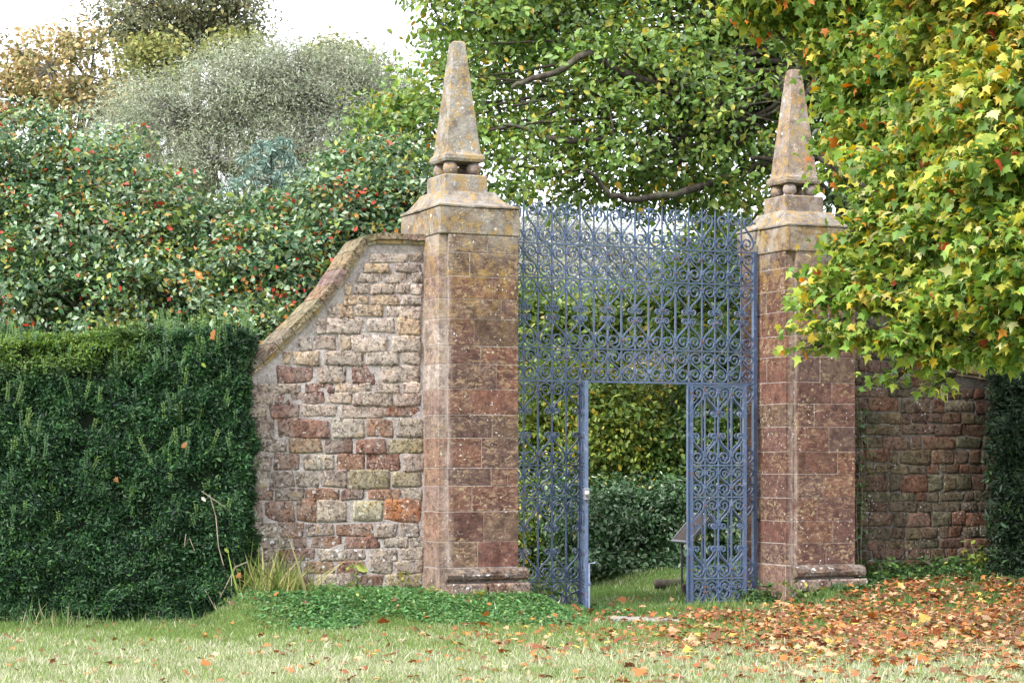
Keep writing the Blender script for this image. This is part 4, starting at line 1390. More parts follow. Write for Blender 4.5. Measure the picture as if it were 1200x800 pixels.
# ------------------------------------------------------------------ yew hedges
def hedge(name, label, corners, z_top, nleaf, pal, round_top=0.12, size=0.055, rough=0.09, lit=None, step_left=0.0):
    """corners: front-left, front-right, back-right, back-left (x, y). Faces: front, right, top, left."""
    base = Vector((corners[0][0], corners[0][1], 0))
    o = empty(name, base)
    tag(o, label, 'hedge')
    FL, FR, BR, BL = [np.array(c, float) for c in corners]
    # near-black box behind the leaf skin, standing in for the shade inside
    ctr = (FL + FR + BR + BL) / 4
    sh = 0.16
    cs = [c + (ctr - c) / np.linalg.norm(ctr - c) * sh for c in (FL, FR, BR, BL)]
    mb = MB()
    V = [(c[0] - base.x, c[1] - base.y, 0.05) for c in cs] + [(c[0] - base.x, c[1] - base.y, z_top - 0.16) for c in cs]
    mb.add(V, [(3, 2, 1, 0), (4, 5, 6, 7), (0, 1, 5, 4), (1, 2, 6, 5), (2, 3, 7, 6), (3, 0, 4, 7)])
    core = mb.build('shade_core', M['hedge_core'], o)
    faces = []
    up = np.array([0, 0, 1.0])

    def face(a, b, w):
        a3, b3 = np.array([*a, 0.0]), np.array([*b, 0.0])
        e = b3 - a3
        nn = np.array([e[1], -e[0], 0.0]); nn /= np.linalg.norm(nn)
        faces.append((a3, e, up * z_top, nn, w * np.linalg.norm(e) * z_top))
    face(FL, FR, 1.0); face(FR, BR, 0.8); face(BL, FL, 0.3) if False else None
    a3 = np.array([*FL, z_top]); faces.append((a3, np.array([*FR, z_top]) - a3, np.array([*BL, z_top]) - a3, up, 0.8 * np.linalg.norm(FR - FL) * np.linalg.norm(BL - FL)))
    tot = sum(f[4] for f in faces)
    Ps, Os = [], []
    for (a, e1, e2, nn, w) in faces:
        k = int(nleaf * w / tot)
        u, v = RNG.random((k, 1)), RNG.random((k, 1))
        P = a + e1 * u + e2 * v
        Ps.append(P); Os.append(np.tile(nn, (k, 1)))
    P = np.concatenate(Ps); O = np.concatenate(Os)
    # relief of the clipped skin: lumps, and rounding along the top
    lump = np.array([mnoise.noise(Vector(p) * 2.3) + 0.8 * mnoise.noise(Vector(p) * 6.0) + 0.35 * mnoise.noise(Vector(p) * 17.0) for p in P])
    P = P + O * (lump[:, None] * rough)
    ed = np.clip((P[:, 2] - (z_top - 0.28)) / 0.28, 0, 1)
    side = np.abs(O[:, 2]) < 0.5
    P = np.where(side[:, None], P - O * (ed ** 2)[:, None] * round_top, P)
    dcr = np.hypot(P[:, 0] - FR[0], P[:, 1] - FR[1])          # soften the vertical corner
    cv = (ctr[:2] - FR) / np.linalg.norm(ctr[:2] - FR)
    P[:, :2] += cv * (np.clip(1 - dcr / 0.35, 0, 1) ** 2 * 0.08 + 0.03 * np.clip(1 - dcr / 1.0, 0, 1) * np.sin(P[:, 2:3].ravel() * 3.1))[:, None]
    c2 = np.array([ctr[0], ctr[1]])
    # top dips towards its edges
    P[:, 2] += np.where(~side, -0.05 + 0.05 * np.array([mnoise.noise(Vector(p) * 1.7) for p in P]), 0)
    P = P + RNG.normal(0, 0.018, P.shape)
    P[:, 2] -= step_left * sstep(-4.1, -4.8, P[:, 0]) * np.clip(P[:, 2] / z_top, 0, 1)
    N = len(P)
    n = norm(O * 0.55 + up * 0.35 + RNG.normal(0, 0.55, (N, 3)))
    dd = RNG.normal(0, .9, (N, 3)) + O * 0.7 + up * 0.35
    dd = norm(dd - n * (dd * n).sum(1, keepdims=True)); ss = np.cross(n, dd)
    cid = (np.floor(P[:, 0] * 7) * 131 + np.floor(P[:, 2] * 9) * 17).astype(int) % 997
    col = palette(N, pal, cid, 0.2)
    if lit is not None: col = lit(P, col)
    V, Fs, C = place_leaves(P - np.array(base), dd, ss, n, size * np.exp(RNG.normal(0, .25, N)), 'narrowleaf', col)
    f = link('foliage', np_mesh('foliage', V, Fs, C), M['leaf_yew'], o); f['kind'] = 'stuff'
    return o, P, O


_old_t = leaf_template


def leaf_template(kind):
    if kind == 'narrowleaf':
        return np.array([(0, 0, 0), (.5, .17, .04), (1, 0, -.06), (.5, -.17, .04)], float), np.array([(0, 3, 2), (0, 2, 1)])
    return _old_t(kind)


M['leaf_yew'] = leaf_mat('yew_needles', 0.5, 0.15, 0.3)
M['hedge_core'] = plain('hedge_shade_core', (0.008, 0.012, 0.007), 1.0, 0.05)  # near-black green: the hedge's inner shade put into the colour
YF = 23.15
hfl = (at(-90, 0, YF - 0.35)[0], YF - 0.35); hfr = (at(293, 0, YF)[0], YF)
hbr = (hfr[0] - 0.12, YF + 1.5); hbl = (hfl[0] - 0.1, YF + 1.2)
ztop = at(200, 387, YF)[2]


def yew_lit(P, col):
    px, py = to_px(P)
    f = sstep(210, 90, px) * sstep(450, 405, py)          # sunlit top-left edge, painted into the needle colour
    new = np.array([0.15, 0.235, 0.03])  # yellow-green tint that stands in for light on the top edge
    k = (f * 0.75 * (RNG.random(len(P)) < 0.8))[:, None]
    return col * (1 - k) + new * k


hd, HP, HO = hedge('yew_hedge', 'big clipped dark yew hedge at the left, square-ended against the wall', (hfl, hfr, hbr, hbl), ztop, 175000,
                   [(4, (0.018, 0.055, 0.02)), (3, (0.030, 0.082, 0.026)), (2, (0.010, 0.03, 0.016)), (1.0, (0.055, 0.125, 0.03))], size=0.05, rough=0.12, lit=yew_lit, step_left=0.10)
# upright young shoots standing proud of the clipped face
sel = RNG.choice(len(HP), 900)
LP = []; LDir = []; LC = []
for i in sel:
    p, o_ = HP[i], HO[i]
    if p[2] < 0.9: continue
    if RNG.random() > 0.25 + 0.75 * math.exp(-((p[0] + 3.55) / 0.35) ** 2) + 0.4 * (p[0] < -5.0): continue
    L = random.uniform(0.10, 0.30) * (1.0 if p[2] > 1.6 else 0.6)
    dirv = np.array([random.gauss(0, .18), 0, 1.0]) + o_ * 0.35
    dirv /= np.linalg.norm(dirv)
    k = int(L / 0.009)
    cc = np.array(random.choice([(0.06, 0.13, 0.03), (0.045, 0.105, 0.035), (0.09, 0.16, 0.03)]))
    for j in range(k):
        LP.append(p + o_ * 0.02 + dirv * L * j / k); sd_ = 1 if j % 2 else -1
        LDir.append(dirv * 0.6 + np.array([sd_ * 0.8, -0.2, 0.1])); LC.append(cc * random.uniform(.8, 1.25))
LP = np.array(LP); LDir = norm(np.array(LDir)); LC = np.array(LC); N = len(LP)
nn = norm(np.tile([[0, -1.0, 0.3]], (N, 1)) + RNG.normal(0, .3, (N, 3)))
dd = norm(LDir - nn * (LDir * nn).sum(1, keepdims=True)); ss = np.cross(nn, dd)
V, Fs, C = place_leaves(LP - np.array(hd.location), dd, ss, nn, np.full(N, 0.032), 'narrowleaf', LC)
q = link('young_shoots', np_mesh('young_shoots', V, Fs, C), M['leaf_yew'], hd); q['kind'] = 'stuff'
# woody stems at the foot
st = MB()
for i in range(15):
    x = hfl[0] + (hfr[0] - hfl[0]) * (i + .5) / 26 - hfl[0]
    st.tube([(x, 0.34, -0.02), (x + random.gauss(0, .04), 0.37, 0.3)], [0.02, 0.015], 5)
q = st.build('stems', M['bark'], hd); q['kind'] = 'stuff'

YR = 26.3
hedge('yew_hedge', 'dark ivy-grown yew at the right edge under the maple', ((at(1158, 0, YR + .5)[0], YR + .5), (at(1300, 0, YR)[0], YR), (at(1300, 0, YR + 1.8)[0], YR + 1.8), (at(1162, 0, YR + 2)[0], YR + 2)), at(0, 430, YR)[2], 40000,
      [(4, (0.014, 0.03, 0.014)), (2, (0.02, 0.045, 0.018)), (0.4, (0.05, 0.1, 0.03))], size=0.07, rough=0.16)

# ------------------------------------------------------------------ maple
PAL_MP = [(4.8, (0.16, 0.265, 0.045)), (2.4, (0.27, 0.34, 0.06)), (2.8, (0.10, 0.19, 0.04)), (1.4, (0.42, 0.41, 0.07)), (0.6, (0.5, 0.5, 0.24)), (0.45, (0.50, 0.36, 0.045)), (0.22, (0.48, 0.20, 0.035)), (0.08, (0.40, 0.08, 0.03))]
mp = [(1180, 40, 19, .55), (1120, 30, 19.5, .5), (1150, 110, 19, .5), (1080, 50, 20, .4), (1190, 180, 18.6, .55), (1100, 130, 20, .45), (1060, 190, 20.5, .40), (1130, 220, 19.5, .5), (1040, 250, 20.5, .40), (1180, 270, 18.8, .5),
      (1090, 290, 20, .42), (1010, 300, 20.6, .30), (970, 320, 20.6, .20), (1020, 345, 20.3, .32), (960, 350, 20.5, .20), (1080, 370, 20, .38), (1140, 340, 19.3, .45), (1190, 360, 19, .4), (960, 385, 20.4, .16), (1000, 395, 20.2, .22), (1060, 400, 20, .26),
      (1120, 410, 19.8, .26), (1170, 410, 19.5, .26), (940, 410, 20.4, .10), (1220, 100, 18.5, .6), (1230, 300, 18.5, .6), (1100, -40, 19.5, .6), (1180, -50, 19, .6), (1040, 440, 20.2, .11), (1090, 450, 20, .13), (1010, 190, 21, .22), (1225, 400, 19, .4), (985, 280, 20.6, .14)]
mblobs = [blob(x, y, Y, r, r * 0.8) for x, y, Y, r in mp]
mbase = Vector((at(1480, 545, 20.5)[0], 20.5, 0.05))
mo = empty('maple_tree', mbase)
tag(mo, 'field-edge maple at the right with star-shaped green, yellow and orange leaves', 'tree')
P, d, s_, n_, sz, c, CL = crown(mblobs, 32000, 0.090, 'maple', PAL_MP, clump=0.115, per=17, droop=1.0, shell=0.5, upb=0.7, outb=0.35, rnd=0.6, flat=0.32)
px, py = to_px(P)      # more gold-coloured leaves towards the upper right
gold = np.clip(sstep(1010, 1110, px) * sstep(300, 60, py) * 0.55 + 0.05, 0, 1)
g_ = RNG.random(len(P)) < gold
gp = np.array([(0.36, 0.38, 0.07), (0.46, 0.43, 0.08), (0.27, 0.34, 0.06), (0.52, 0.38, 0.07)])[RNG.integers(0, 4, len(P))]
c = np.where(g_[:, None], gp * np.exp(RNG.normal(0, .15, (len(P), 1))), c)
V, Fs, C = [None] * 3
px, py = to_px(P)
vis = (px > 5) & (px < 1195) & (py > 5) & (py < 795)
near = np.where(vis)[0]
near = near[np.argsort(P[near, 1] - 0.0 * sz[near])][:1400]
big_ = near[np.argsort(-sz[near] / P[near, 1])][:300]
mask = np.ones(len(P), bool); mask[big_] = False
V, Fs, C = place_leaves(P[mask] - np.array(mbase), d[mask], s_[mask], n_[mask], sz[mask], 'maple_s', c[mask])
q = link('foliage', np_mesh('foliage', V, Fs, C), M['maple_leaf'], mo); q['kind'] = 'stuff'
tv, tf = leaf_template('maple')
lm = bpy.data.meshes.new('leaf')
variants = []
for ci, colr in enumerate([p[1] for p in PAL_MP]):
    variants.append(np_mesh('leaf', tv, tf, np.tile(np.array(colr), (len(tv), 1))))
    variants[-1].materials.append(M['maple_leaf'])
pc = np.array([p[1] for p in PAL_MP])
for i in big_:
    k = int(np.argmin(((pc - c[i]) ** 2).sum(1)))
    o_ = bpy.data.objects.new('leaf', variants[k]); COL.objects.link(o_); o_.parent = mo
    mtx = Matrix(((d[i][0] * sz[i], s_[i][0] * sz[i], n_[i][0] * sz[i], P[i][0] - mbase.x), (d[i][1] * sz[i], s_[i][1] * sz[i], n_[i][1] * sz[i], P[i][1] - mbase.y), (d[i][2] * sz[i], s_[i][2] * sz[i], n_[i][2] * sz[i], P[i][2] - mbase.z), (0, 0, 0, 1)))
    o_.matrix_local = mtx
mb = MB(); mb.tube(bent((0, 0, -0.1), (-0.3, 0.2, 4.2), 7, 0.04), [0.24, 0.2, 0.19, 0.18, 0.17, 0.16, 0.14, 0.12], 12); mb.build('trunk', M['bark'], mo, smooth=True)
for j, (e, z0) in enumerate(((at(1150, 90, 19.2), 3.2), (at(1100, 280, 20), 2.6), (at(1000, 350, 20.4), 2.4), (at(1180, 250, 19), 2.5), (at(1120, 400, 19.8), 2.0), (at(1050, 220, 20.5), 3.0), (at(1090, -30, 19.5), 3.8))):
    mb = MB(); a = Vector((-0.2, 0.15, z0)); b = Vector(e) - mbase
    mb.tube(bent(a, b, 8, 0.07, 0.08), [0.07 * (1 - 0.1 * i) for i in range(9)], 7); mb.build('limb', M['bark'], mo, smooth=True)
tw = MB()
for b in mblobs:
    for _ in range(12):
        e = Vector(b[0]) + Vector(RNG.normal(0, 1, 3)).normalized() * b[1][0] * 0.9
        tw.tube([p - mbase for p in bent(Vector(b[0]) + Vector((0.25, 0, 0.1)), e, 3, 0.1)], [0.010, 0.007, 0.005, 0.003], 4, False)
q = tw.build('twigs', M['bark'], mo); q['kind'] = 'stuff'

# second, greener maple crown behind, over the right obelisk
mp2 = [(925, 0, 25, .4), (975, 50, 25, .36), (1000, 40, 24.6, .5), (1000, 110, 25, .32), (1030, 110, 24.4, .45), (975, 165, 25.2, .13), (1010, 170, 24.6, .36), (900, -20, 25, .5), (985, 205, 25, .18), (1060, 60, 24, .5), (1050, 150, 24.2, .4), (1000, -30, 24.5, .6), (895, 20, 25.3, .18), (952, 180, 24.2, .07)]
plant('maple_tree', 'greener maple bough with orange tips hanging around the right obelisk', 'tree', (at(1420, 545, 25.5)[0], 25.5, 0.1), [blob(x, y, Y - 1.0, r, r * .8) for x, y, Y, r in mp2], 12000, 0.098, 'maple_s',
      [(4, (0.12, 0.21, 0.04)), (3, (0.18, 0.27, 0.045)), (2.0, (0.34, 0.36, 0.06)), (0.35, (0.48, 0.34, 0.04)), (0.35, (0.5, 0.16, 0.03))], M['maple_leaf'], trunk_r=0.16, fork=0.5, nclump_twigs=120, clump=0.13, per=14, droop=0.9, limbs=True)

# ------------------------------------------------------------------ lawn blades, ground cover, weeds
def scatter_xy(n, x0, x1, y0, y1):
    return RNG.uniform(x0, x1, n), RNG.uniform(y0, y1, n)


def in_wall(t, v):
    wall = (t < T_LP0 + .1) & (v > VW - 0.02) & (v < 0.35) & (t > wall_t0)
    p1 = (t > T_LP0 - .05) & (t < T_LP1 + .1) & (v > VF - 0.22) & (v < 0.5)
    p2 = (t > T_RP0 - .05) & (t < T_RP1 + .1) & (v > VF - 0.22) & (v < 0.5)
    w2 = (t > T_RP1 - .1) & (v > VW - 0.02) & (v < 0.35)
    return wall | p1 | p2 | w2


ex, ey = at(742, 727, 23.4)[:2]
x, y = [], []
x1_, y1_ = scatter_xy(400000, -6.3, 6.6, 16.0, 25.5)
x2_, y2_ = scatter_xy(70000, 0.2, 4.2, 24.0, 33.0)
x3_, y3_ = scatter_xy(60000, 3.4, 7.2, 24.5, 28.0)
x = np.concatenate([x1_, x2_, x3_]); y = np.concatenate([y1_, y2_, y3_])
fr_ = np.abs(x / y) < 0.256
t, v = local_tv(x, y)
kp = fr_ & ~in_wall(t, v) & ~((x < hfr[0] + .02) & (y > YF - 0.1))
onslab = (np.abs(x - at(757, 727, 23.3)[0] + .03) < 0.36) & (np.abs(y - 23.3) < 0.40)
kp &= ~(onslab & (RNG.random(len(x)) < 0.93))
dirt = ((x - ex) / 0.75) ** 2 + ((y - ey - 0.25) / 0.75) ** 2 + 0.5 * hnoise(x * 4, y * 4)
kp &= (dirt > 0.8) | (RNG.random(len(x)) < 0.06)
bare = hnoise(x * 1.1 + 4, y * 1.6) > 0.5
kp &= ~(bare & (RNG.random(len(x)) < 0.3))
x, y = x[kp], y[kp]; t, v = t[kp], v[kp]
N = len(x)
z = ground_h(x, y)
pn = hnoise(x * 0.9, y * 0.9) * 0.5 + hnoise(x * 2.7 + 3, y * 2.1) * 0.3
straw_share = np.clip(sstep(22.0, 18.0, y) * 0.55 + pn * 0.45 + 0.08, 0, 1)  # share of straw blades rises towards the camera, broken up by noise
r = RNG.random(N)
green = np.where((RNG.random(N) < 0.5)[:, None], np.array([0.15, 0.23, 0.06]), np.array([0.21, 0.28, 0.10]))
deep = np.array([0.07, 0.15, 0.035])
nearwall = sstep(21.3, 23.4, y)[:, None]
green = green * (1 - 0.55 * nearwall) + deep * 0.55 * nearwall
straw = np.where((RNG.random(N) < 0.5)[:, None], np.array([0.48, 0.47, 0.35]), np.array([0.36, 0.38, 0.22]))
col = np.where((r < straw_share)[:, None], straw, green) * np.exp(RNG.normal(0, 0.2, (N, 1)))
P = np.stack([x, y, z - 0.004], 1)
dd = norm(np.stack([RNG.normal(0, .55, N), RNG.normal(0, .55, N), np.ones(N)], 1))
sn = norm(np.stack([np.cos(r * 77), np.sin(r * 77), np.zeros(N)], 1))
nn = norm(np.cross(dd, sn)); ss = np.cross(nn, dd)
hgt = 0.045 * np.exp(RNG.normal(0, .3, N)) * (1 + 0.35 * sstep(22.3, 23.3, y))
V, Fs, C = place_leaves(P, dd, ss, nn, hgt, 'blade', col)
q = link('grass', np_mesh('grass', V, Fs, C), M['grass']); tag(q, 'short mown grass of the lawn, part green and part straw', 'grass', kind='stuff')

# low clover-like ground cover on the bank before the wall and left pier
N0 = 52000
t = RNG.uniform(solve_t(285, -1.2), T(4) + 0.05, N0); v = RNG.uniform(-2.45, VW, N0)
edge = -2.05 + 0.35 * np.sin(t * 2.1) + 0.2 * np.sin(t * 5.3 + 1)
edge = np.where(t > -0.1, -1.1 - 0.0 * t + 0.2 * np.sin(t * 6), edge)
kp = (t > solve_t(330, -1.2) + RNG.normal(0, 0.22, N0)) & (v > edge + np.abs(RNG.normal(0, 0.28, N0)) - 0.1) & ~in_wall(t, v) & ~((t > 0.0) & (v > -0.02))
t, v = t[kp], v[kp]
x = P0[0] + UX * t + VX * v; y = P0[1] + UY * t + VY * v
kk = ~((x < hfr[0] + .05) & (y > YF)); x, y, t, v = x[kk], y[kk], t[kk], v[kk]
N = len(x)
zc = ground_h(x, y) + np.abs(RNG.normal(0, 0.025, N)) + 0.02 * (hnoise(x * 5, y * 5) + 1) * 0.7
d, s_, n_ = leaf_frames(N, np.tile([[0, -.3, 0.2]], (N, 1)), 0.1, 1.0, 0.3, 0.45)
V, Fs, C = place_leaves(np.stack([x, y, zc], 1), d, s_, n_, 0.042 * np.exp(RNG.normal(0, .25, N)), 'oval', palette(N, [(4, (0.08, 0.19, 0.06)), (3, (0.11, 0.235, 0.075)), (1, (0.05, 0.115, 0.045)), (0.4, (0.2, 0.26, 0.08))], None, 0.2))
q = link('ground_cover', np_mesh('ground_cover', V, Fs, C), M['leaf']); tag(q, 'low bright green leafy ground cover on the bank below the left wall', 'ground cover', kind='stuff')
# right bank: sparser weeds
N0 = 16000
t = RNG.uniform(T_RP0 - 0.4, solve_t(1230, -0.6), N0); v = RNG.uniform(-1.25, VW, N0)
kp = ~in_wall(t, v) & (hnoise(t * 2, v * 3) + 1.2 * sstep(-1.2, -0.4, v) > 0.5)
t, v = t[kp], v[kp]
x = P0[0] + UX * t + VX * v; y = P0[1] + UY * t + VY * v
N = len(x)
zc = ground_h(x, y) + np.abs(RNG.normal(0, 0.07, N)) * (0.5 + sstep(-0.9, -0.3, v))
d, s_, n_ = leaf_frames(N, np.tile([[0, -.3, 0.2]], (N, 1)), 0.1, 1.0, 0.3, 0.5)
V, Fs, C = place_leaves(np.stack([x, y, zc], 1), d, s_, n_, 0.055 * np.exp(RNG.normal(0, .3, N)), 'oval', palette(N, [(4, (0.035, 0.08, 0.025)), (3, (0.06, 0.12, 0.035)), (0.6, (0.13, 0.18, 0.04))], None, 0.2))
q = link('ground_cover', np_mesh('ground_cover', V, Fs, C), M['leaf']); tag(q, 'straggling dark weeds at the foot of the right wall and pier', 'ground cover', kind='stuff')


def weed(name, px, py, Y, h, spread, n, size, pal, label, cat='weed', wall_v=None, stems=5, mat=None, group=None):
    base = Vector(at(px, py, Y)); gz = float(ground_h(base.x, base.y)); base.z = gz - 0.01
    o = empty(name, base); tag(o, label, cat, group)
    LP, LO = [], []
    sm = MB()
    for k in range(stems):
        a = Vector((random.gauss(0, spread * .25), random.gauss(0, .03), 0))
        b = Vector((random.gauss(0, spread), random.gauss(0, .05) - 0.03, h * random.uniform(0.55, 1.0)))
        pp = bent(a, b, 4, 0.10)
        sm.tube(pp, [0.006, 0.005, 0.004, 0.003, 0.002], 4, False)
        for j in range(n // stems):
            s = random.random() ** 0.7 * 4
            i = min(int(s), 3)
            p = pp[i].lerp(pp[i + 1], s - i)
            off = Vector((random.gauss(0, size * .6), random.gauss(0, size * .4), random.gauss(0, size * .4)))
            LP.append(tuple(p + off)); LO.append((off.x, off.y - 0.02, off.z))
    LP = np.array(LP); LO = norm(np.array(LO)); N = len(LP)
    d, s_, n_ = leaf_frames(N, LO, 0.2, 0.5, 0.4, 0.5)
    V, Fs, C = place_leaves(LP, d, s_, n_, size * np.exp(RNG.normal(0, .3, N)), 'oval', palette(N, pal, None, .2))
    link('leaves', np_mesh('leaves', V, Fs, C), mat or M['leaf'], o)['kind'] = 'stuff'
    sm.build('stems', M['twig'], o)['kind'] = 'stuff'
    return o


PW_Y = [(3, (0.22, 0.26, 0.05)), (2, (0.13, 0.19, 0.04)), (1, (0.38, 0.33, 0.06))]
PW_G = [(3, (0.05, 0.11, 0.03)), (2, (0.09, 0.16, 0.04)), (0.5, (0.25, 0.26, 0.05))]
Yw = lambda px, v: (lambda t_: P0[1] + UY * t_ + VY * v)(solve_t(px, v))
weed('weed', 416, 690, Yw(416, VW - .06), 0.50, 0.05, 26, 0.06, PW_Y, 'tall yellow-green weed climbing the wall midway between hedge and pier')
weed('weed', 468, 692, Yw(468, VW - .06), 0.26, 0.06, 22, 0.06, PW_Y, 'small yellow-green weed at the wall foot near the left pier')
weed('weed', 383, 692, Yw(383, VW - .06), 0.14, 0.05, 14, 0.05, PW_Y, 'tiny weed at the wall foot nearer the hedge')
weed('weed', 512, 696, Yw(512, VF - .12), 0.16, 0.06, 26, 0.055, PW_Y, 'yellowing weed at the left corner of the left pier plinth')
weed('weed', 552, 700, Yw(552, VF - .3), 0.12, 0.2, 50, 0.05, PW_Y, 'low yellowing weeds before the left pier plinth')
weed('weed', 630, 700, Yw(630, -.15), 0.40, 0.10, 90, 0.06, PW_G, 'green climber growing through the foot of the left screen panel', stems=8)
weed('weed', 940, 690, Yw(940, VF - .25), 0.22, 0.12, 70, 0.08, PW_Y[1:] + PW_G, 'ivy-like weed in front of the right pier plinth', stems=7)
weed('weed', 1035, 690, Yw(1035, VW - .25), 0.30, 0.18, 130, 0.08, PW_G, 'leafy dark weed at the wall foot just right of the right pier', stems=9)
weed('weed', 1150, 680, Yw(1150, VW - .35), 0.42, 0.16, 90, 0.10, PW_Y, 'large yellow-green bramble at the foot of the dark right wall', stems=8)
weed('weed', 1105, 684, Yw(1105, VW - .25), 0.26, 0.16, 90, 0.07, PW_G, 'green weed at the middle of the dark right wall foot', stems=8)
weed('ivy', 1008, 690, Yw(1008, VW - .03), 2.6, 0.03, 260, 0.05, PW_G[:2], 'thin dark ivy climbing the corner between right pier and wall', 'ivy', stems=4)


def grass_clump(px, py, Y, n, h, lab, pal, spread=0.2):
    base = Vector(at(px, py, Y)); base.z = float(ground_h(base.x, base.y)) - 0.01
    N = n
    P = np.stack([RNG.normal(0, spread, N), RNG.normal(0, spread * .4, N), np.zeros(N)], 1)
    dd = norm(np.stack([RNG.normal(0, .45, N), RNG.normal(0, .35, N), np.ones(N)], 1))
    sn = norm(RNG.normal(0, 1, (N, 3)) * np.array([1, 1, 0])); nn = norm(np.cross(dd, sn)); ss = np.cross(nn, dd)
    V, Fs, C = place_leaves(P, dd, ss * 0.35, nn * 1.3, h * np.exp(RNG.normal(0, .35, N)), 'blade', palette(N, pal, None, .2))
    q = link('grass_clump', np_mesh('grass_clump', V, Fs, C), M['grass'], None, base)
    tag(q, lab, 'grass clump', kind='stuff')


grass_clump(318, 700, 23.2, 520, 0.30, 'long straw-streaked grass clump between the hedge end and the wall', [(3, (0.15, 0.22, 0.05)), (2, (0.42, 0.38, 0.18)), (1, (0.25, 0.28, 0.08))], 0.22)
grass_clump(62, 733, 22.4, 240, 0.17, 'long grass tuft at the left foot of the yew hedge', [(3, (0.10, 0.18, 0.05)), (1, (0.35, 0.32, 0.18))], 0.25)
grass_clump(180, 731, 22.8, 260, 0.12, 'thin grass fringe under the middle of the yew hedge', [(3, (0.10, 0.18, 0.05)), (1, (0.35, 0.32, 0.18))], 0.6)
grass_clump(745, 680, 30.6, 260, 0.13, 'rough grass before the laurel inside the gateway', [(3, (0.12, 0.19, 0.05)), (1, (0.4, 0.34, 0.2))], 0.7)
grass_clump(845, 712, 24.6, 260, 0.14, 'grass tuft at the foot of the right gate leaf', [(3, (0.10, 0.18, 0.05)), (1, (0.3, 0.3, 0.12))], 0.35)

# bindweed hanging on the hedge
bw = empty('bindweed', (hfr[0] - 0.2, YF - 0.1, 0)); tag(bw, 'dry bindweed strands trailing down the right end of the yew hedge', 'climber')
mb = MB()


def hp(px, py, dy=-0.05):
    Y_ = YF - 0.06 + dy; return Vector(at(px, py, Y_)) - bw.location


for ln in ([(236, 575), (246, 582), (258, 590), (268, 598)], [(246, 580), (253, 605), (256, 640), (262, 662)], [(258, 700), (268, 680), (276, 664), (290, 658)], [(218, 625), (216, 640), (222, 630), (228, 645)], [(240, 690), (252, 712), (262, 722)]):
    mb.tube([hp(*p) for p in ln], 0.006, 5)
mb.build('strand', M['twig'], bw)
for (px_, py_, cc) in ((247, 393, 0), (214, 520, 0), (278, 672, 0), (236, 582, 1), (264, 714, 1), (262, 700, 2), (263, 642, 2), (28, 621, 0), (104, 653, 1), (215, 519, 0), (34, 553, 1), (134, 560, 0), (236, 425, 2), (248, 388, 0)):
    cl = [(0.42, 0.2, 0.08), (0.7, 0.66, 0.6), (0.3, 0.36, 0.08)][cc]
    V, Fs, C = place_leaves(np.array([hp(px_, py_, -0.08)]), np.array([[0.7, 0.1, -0.7]]), np.array([[0.7, -0.2, 0.7]]), np.array([[0.2, -1, 0.1]]), np.array([0.07]), 'maple' if cc == 0 else 'oval', np.array([cl]))
    link('leaf', np_mesh('leaf', V, Fs, C), M['dry_leaf'], bw)

# ------------------------------------------------------------------ things in the gateway
slab_c = at(757, 727, 23.3)
mb = MB(); mb.cbox(-0.36, -0.38, -0.03, 0.30, 0.36, 0.03, 0.012, 0.02)
M['slab'] = plain('worn_grey_slab', (0.27, 0.26, 0.24), 0.9, 0.2, 0, 0.3, 12)
q = mb.build('paving_slab', M['slab'], None, loc=(slab_c[0], slab_c[1], 0.0)); q.rotation_euler = (0, 0, R(6))
tag(q, 'worn pale stone slab half sunk in the grass of the gateway', 'slab')
lg = at(784, 690, 28.5)
mb = MB(); pp = bent((-0.20, 0, 0.0), (0.20, 0.05, 0.02), 6, 0.1); mb.tube(pp, [0.055, 0.07, 0.065, 0.07, 0.06, 0.055, 0.045], 10)
q = mb.build('log', M['bark'], None, smooth=True, loc=(lg[0], lg[1], float(ground_h(lg[0], lg[1])) + 0.05)); tag(q, 'short dark log lying in the grass beyond the gate', 'log')

# information lectern standing just inside the gate
ib = at(811, 690, 28.0); ibz = float(ground_h(ib[0], ib[1]))
lec = empty('information_board', (ib[0], ib[1], ibz), R(-74)); tag(lec, 'slanted dark information board on two posts behind the right gate leaf', 'sign')
M['darkmetal'] = plain('dark_grey_metal', (0.05, 0.05, 0.055), 0.5, 0.4)
M['boardback'] = plain('brown_board_back', (0.055, 0.038, 0.034), 0.7, 0.2)
M['frame'] = plain('grey_board_frame', (0.13, 0.14, 0.16), 0.5, 0.4)
for sx in (-0.17, 0.17):
    mb = MB(); mb.box(sx - .012, -.092, -0.05, sx + .012, -.068, 0.70); mb.build('post', M['darkmetal'], lec)
RM = Matrix.Translation((0, 0, 0.80)) @ Matrix.Rotation(R(48), 4, 'X')
mb = MB(); mb.box(-0.30, -0.22, -0.01, 0.30, 0.22, 0.008, M=RM); pn_ = mb.build('panel', M['boardback'], lec)
for a in ((-0.33, -0.25, -0.30, 0.25), (0.30, -0.25, 0.33, 0.25)):
    mb = MB(); mb.box(a[0], a[1], -0.018, a[2], a[3], 0.018, M=RM); mb.build('frame', M['frame'], pn_)
for a in ((-0.30, -0.25, 0.30, -0.22), (-0.30, 0.22, 0.30, 0.25)):
    mb = MB(); mb.box(a[0], a[1], -0.018, a[2], a[3], 0.018, M=RM); mb.build('frame', M['frame'], pn_)
sb = at(806, 697, 27.6)
mb = MB(); mb.cbox(-0.07, -0.08, -0.02, 0.09, 0.08, 0.15, 0.012, 0.006)
q = mb.build('stone_block', M['boardback'], None, loc=(sb[0], sb[1], float(ground_h(sb[0], sb[1])))); tag(q, 'small dull brown stone block on the grass behind the right gate leaf', 'stone block')

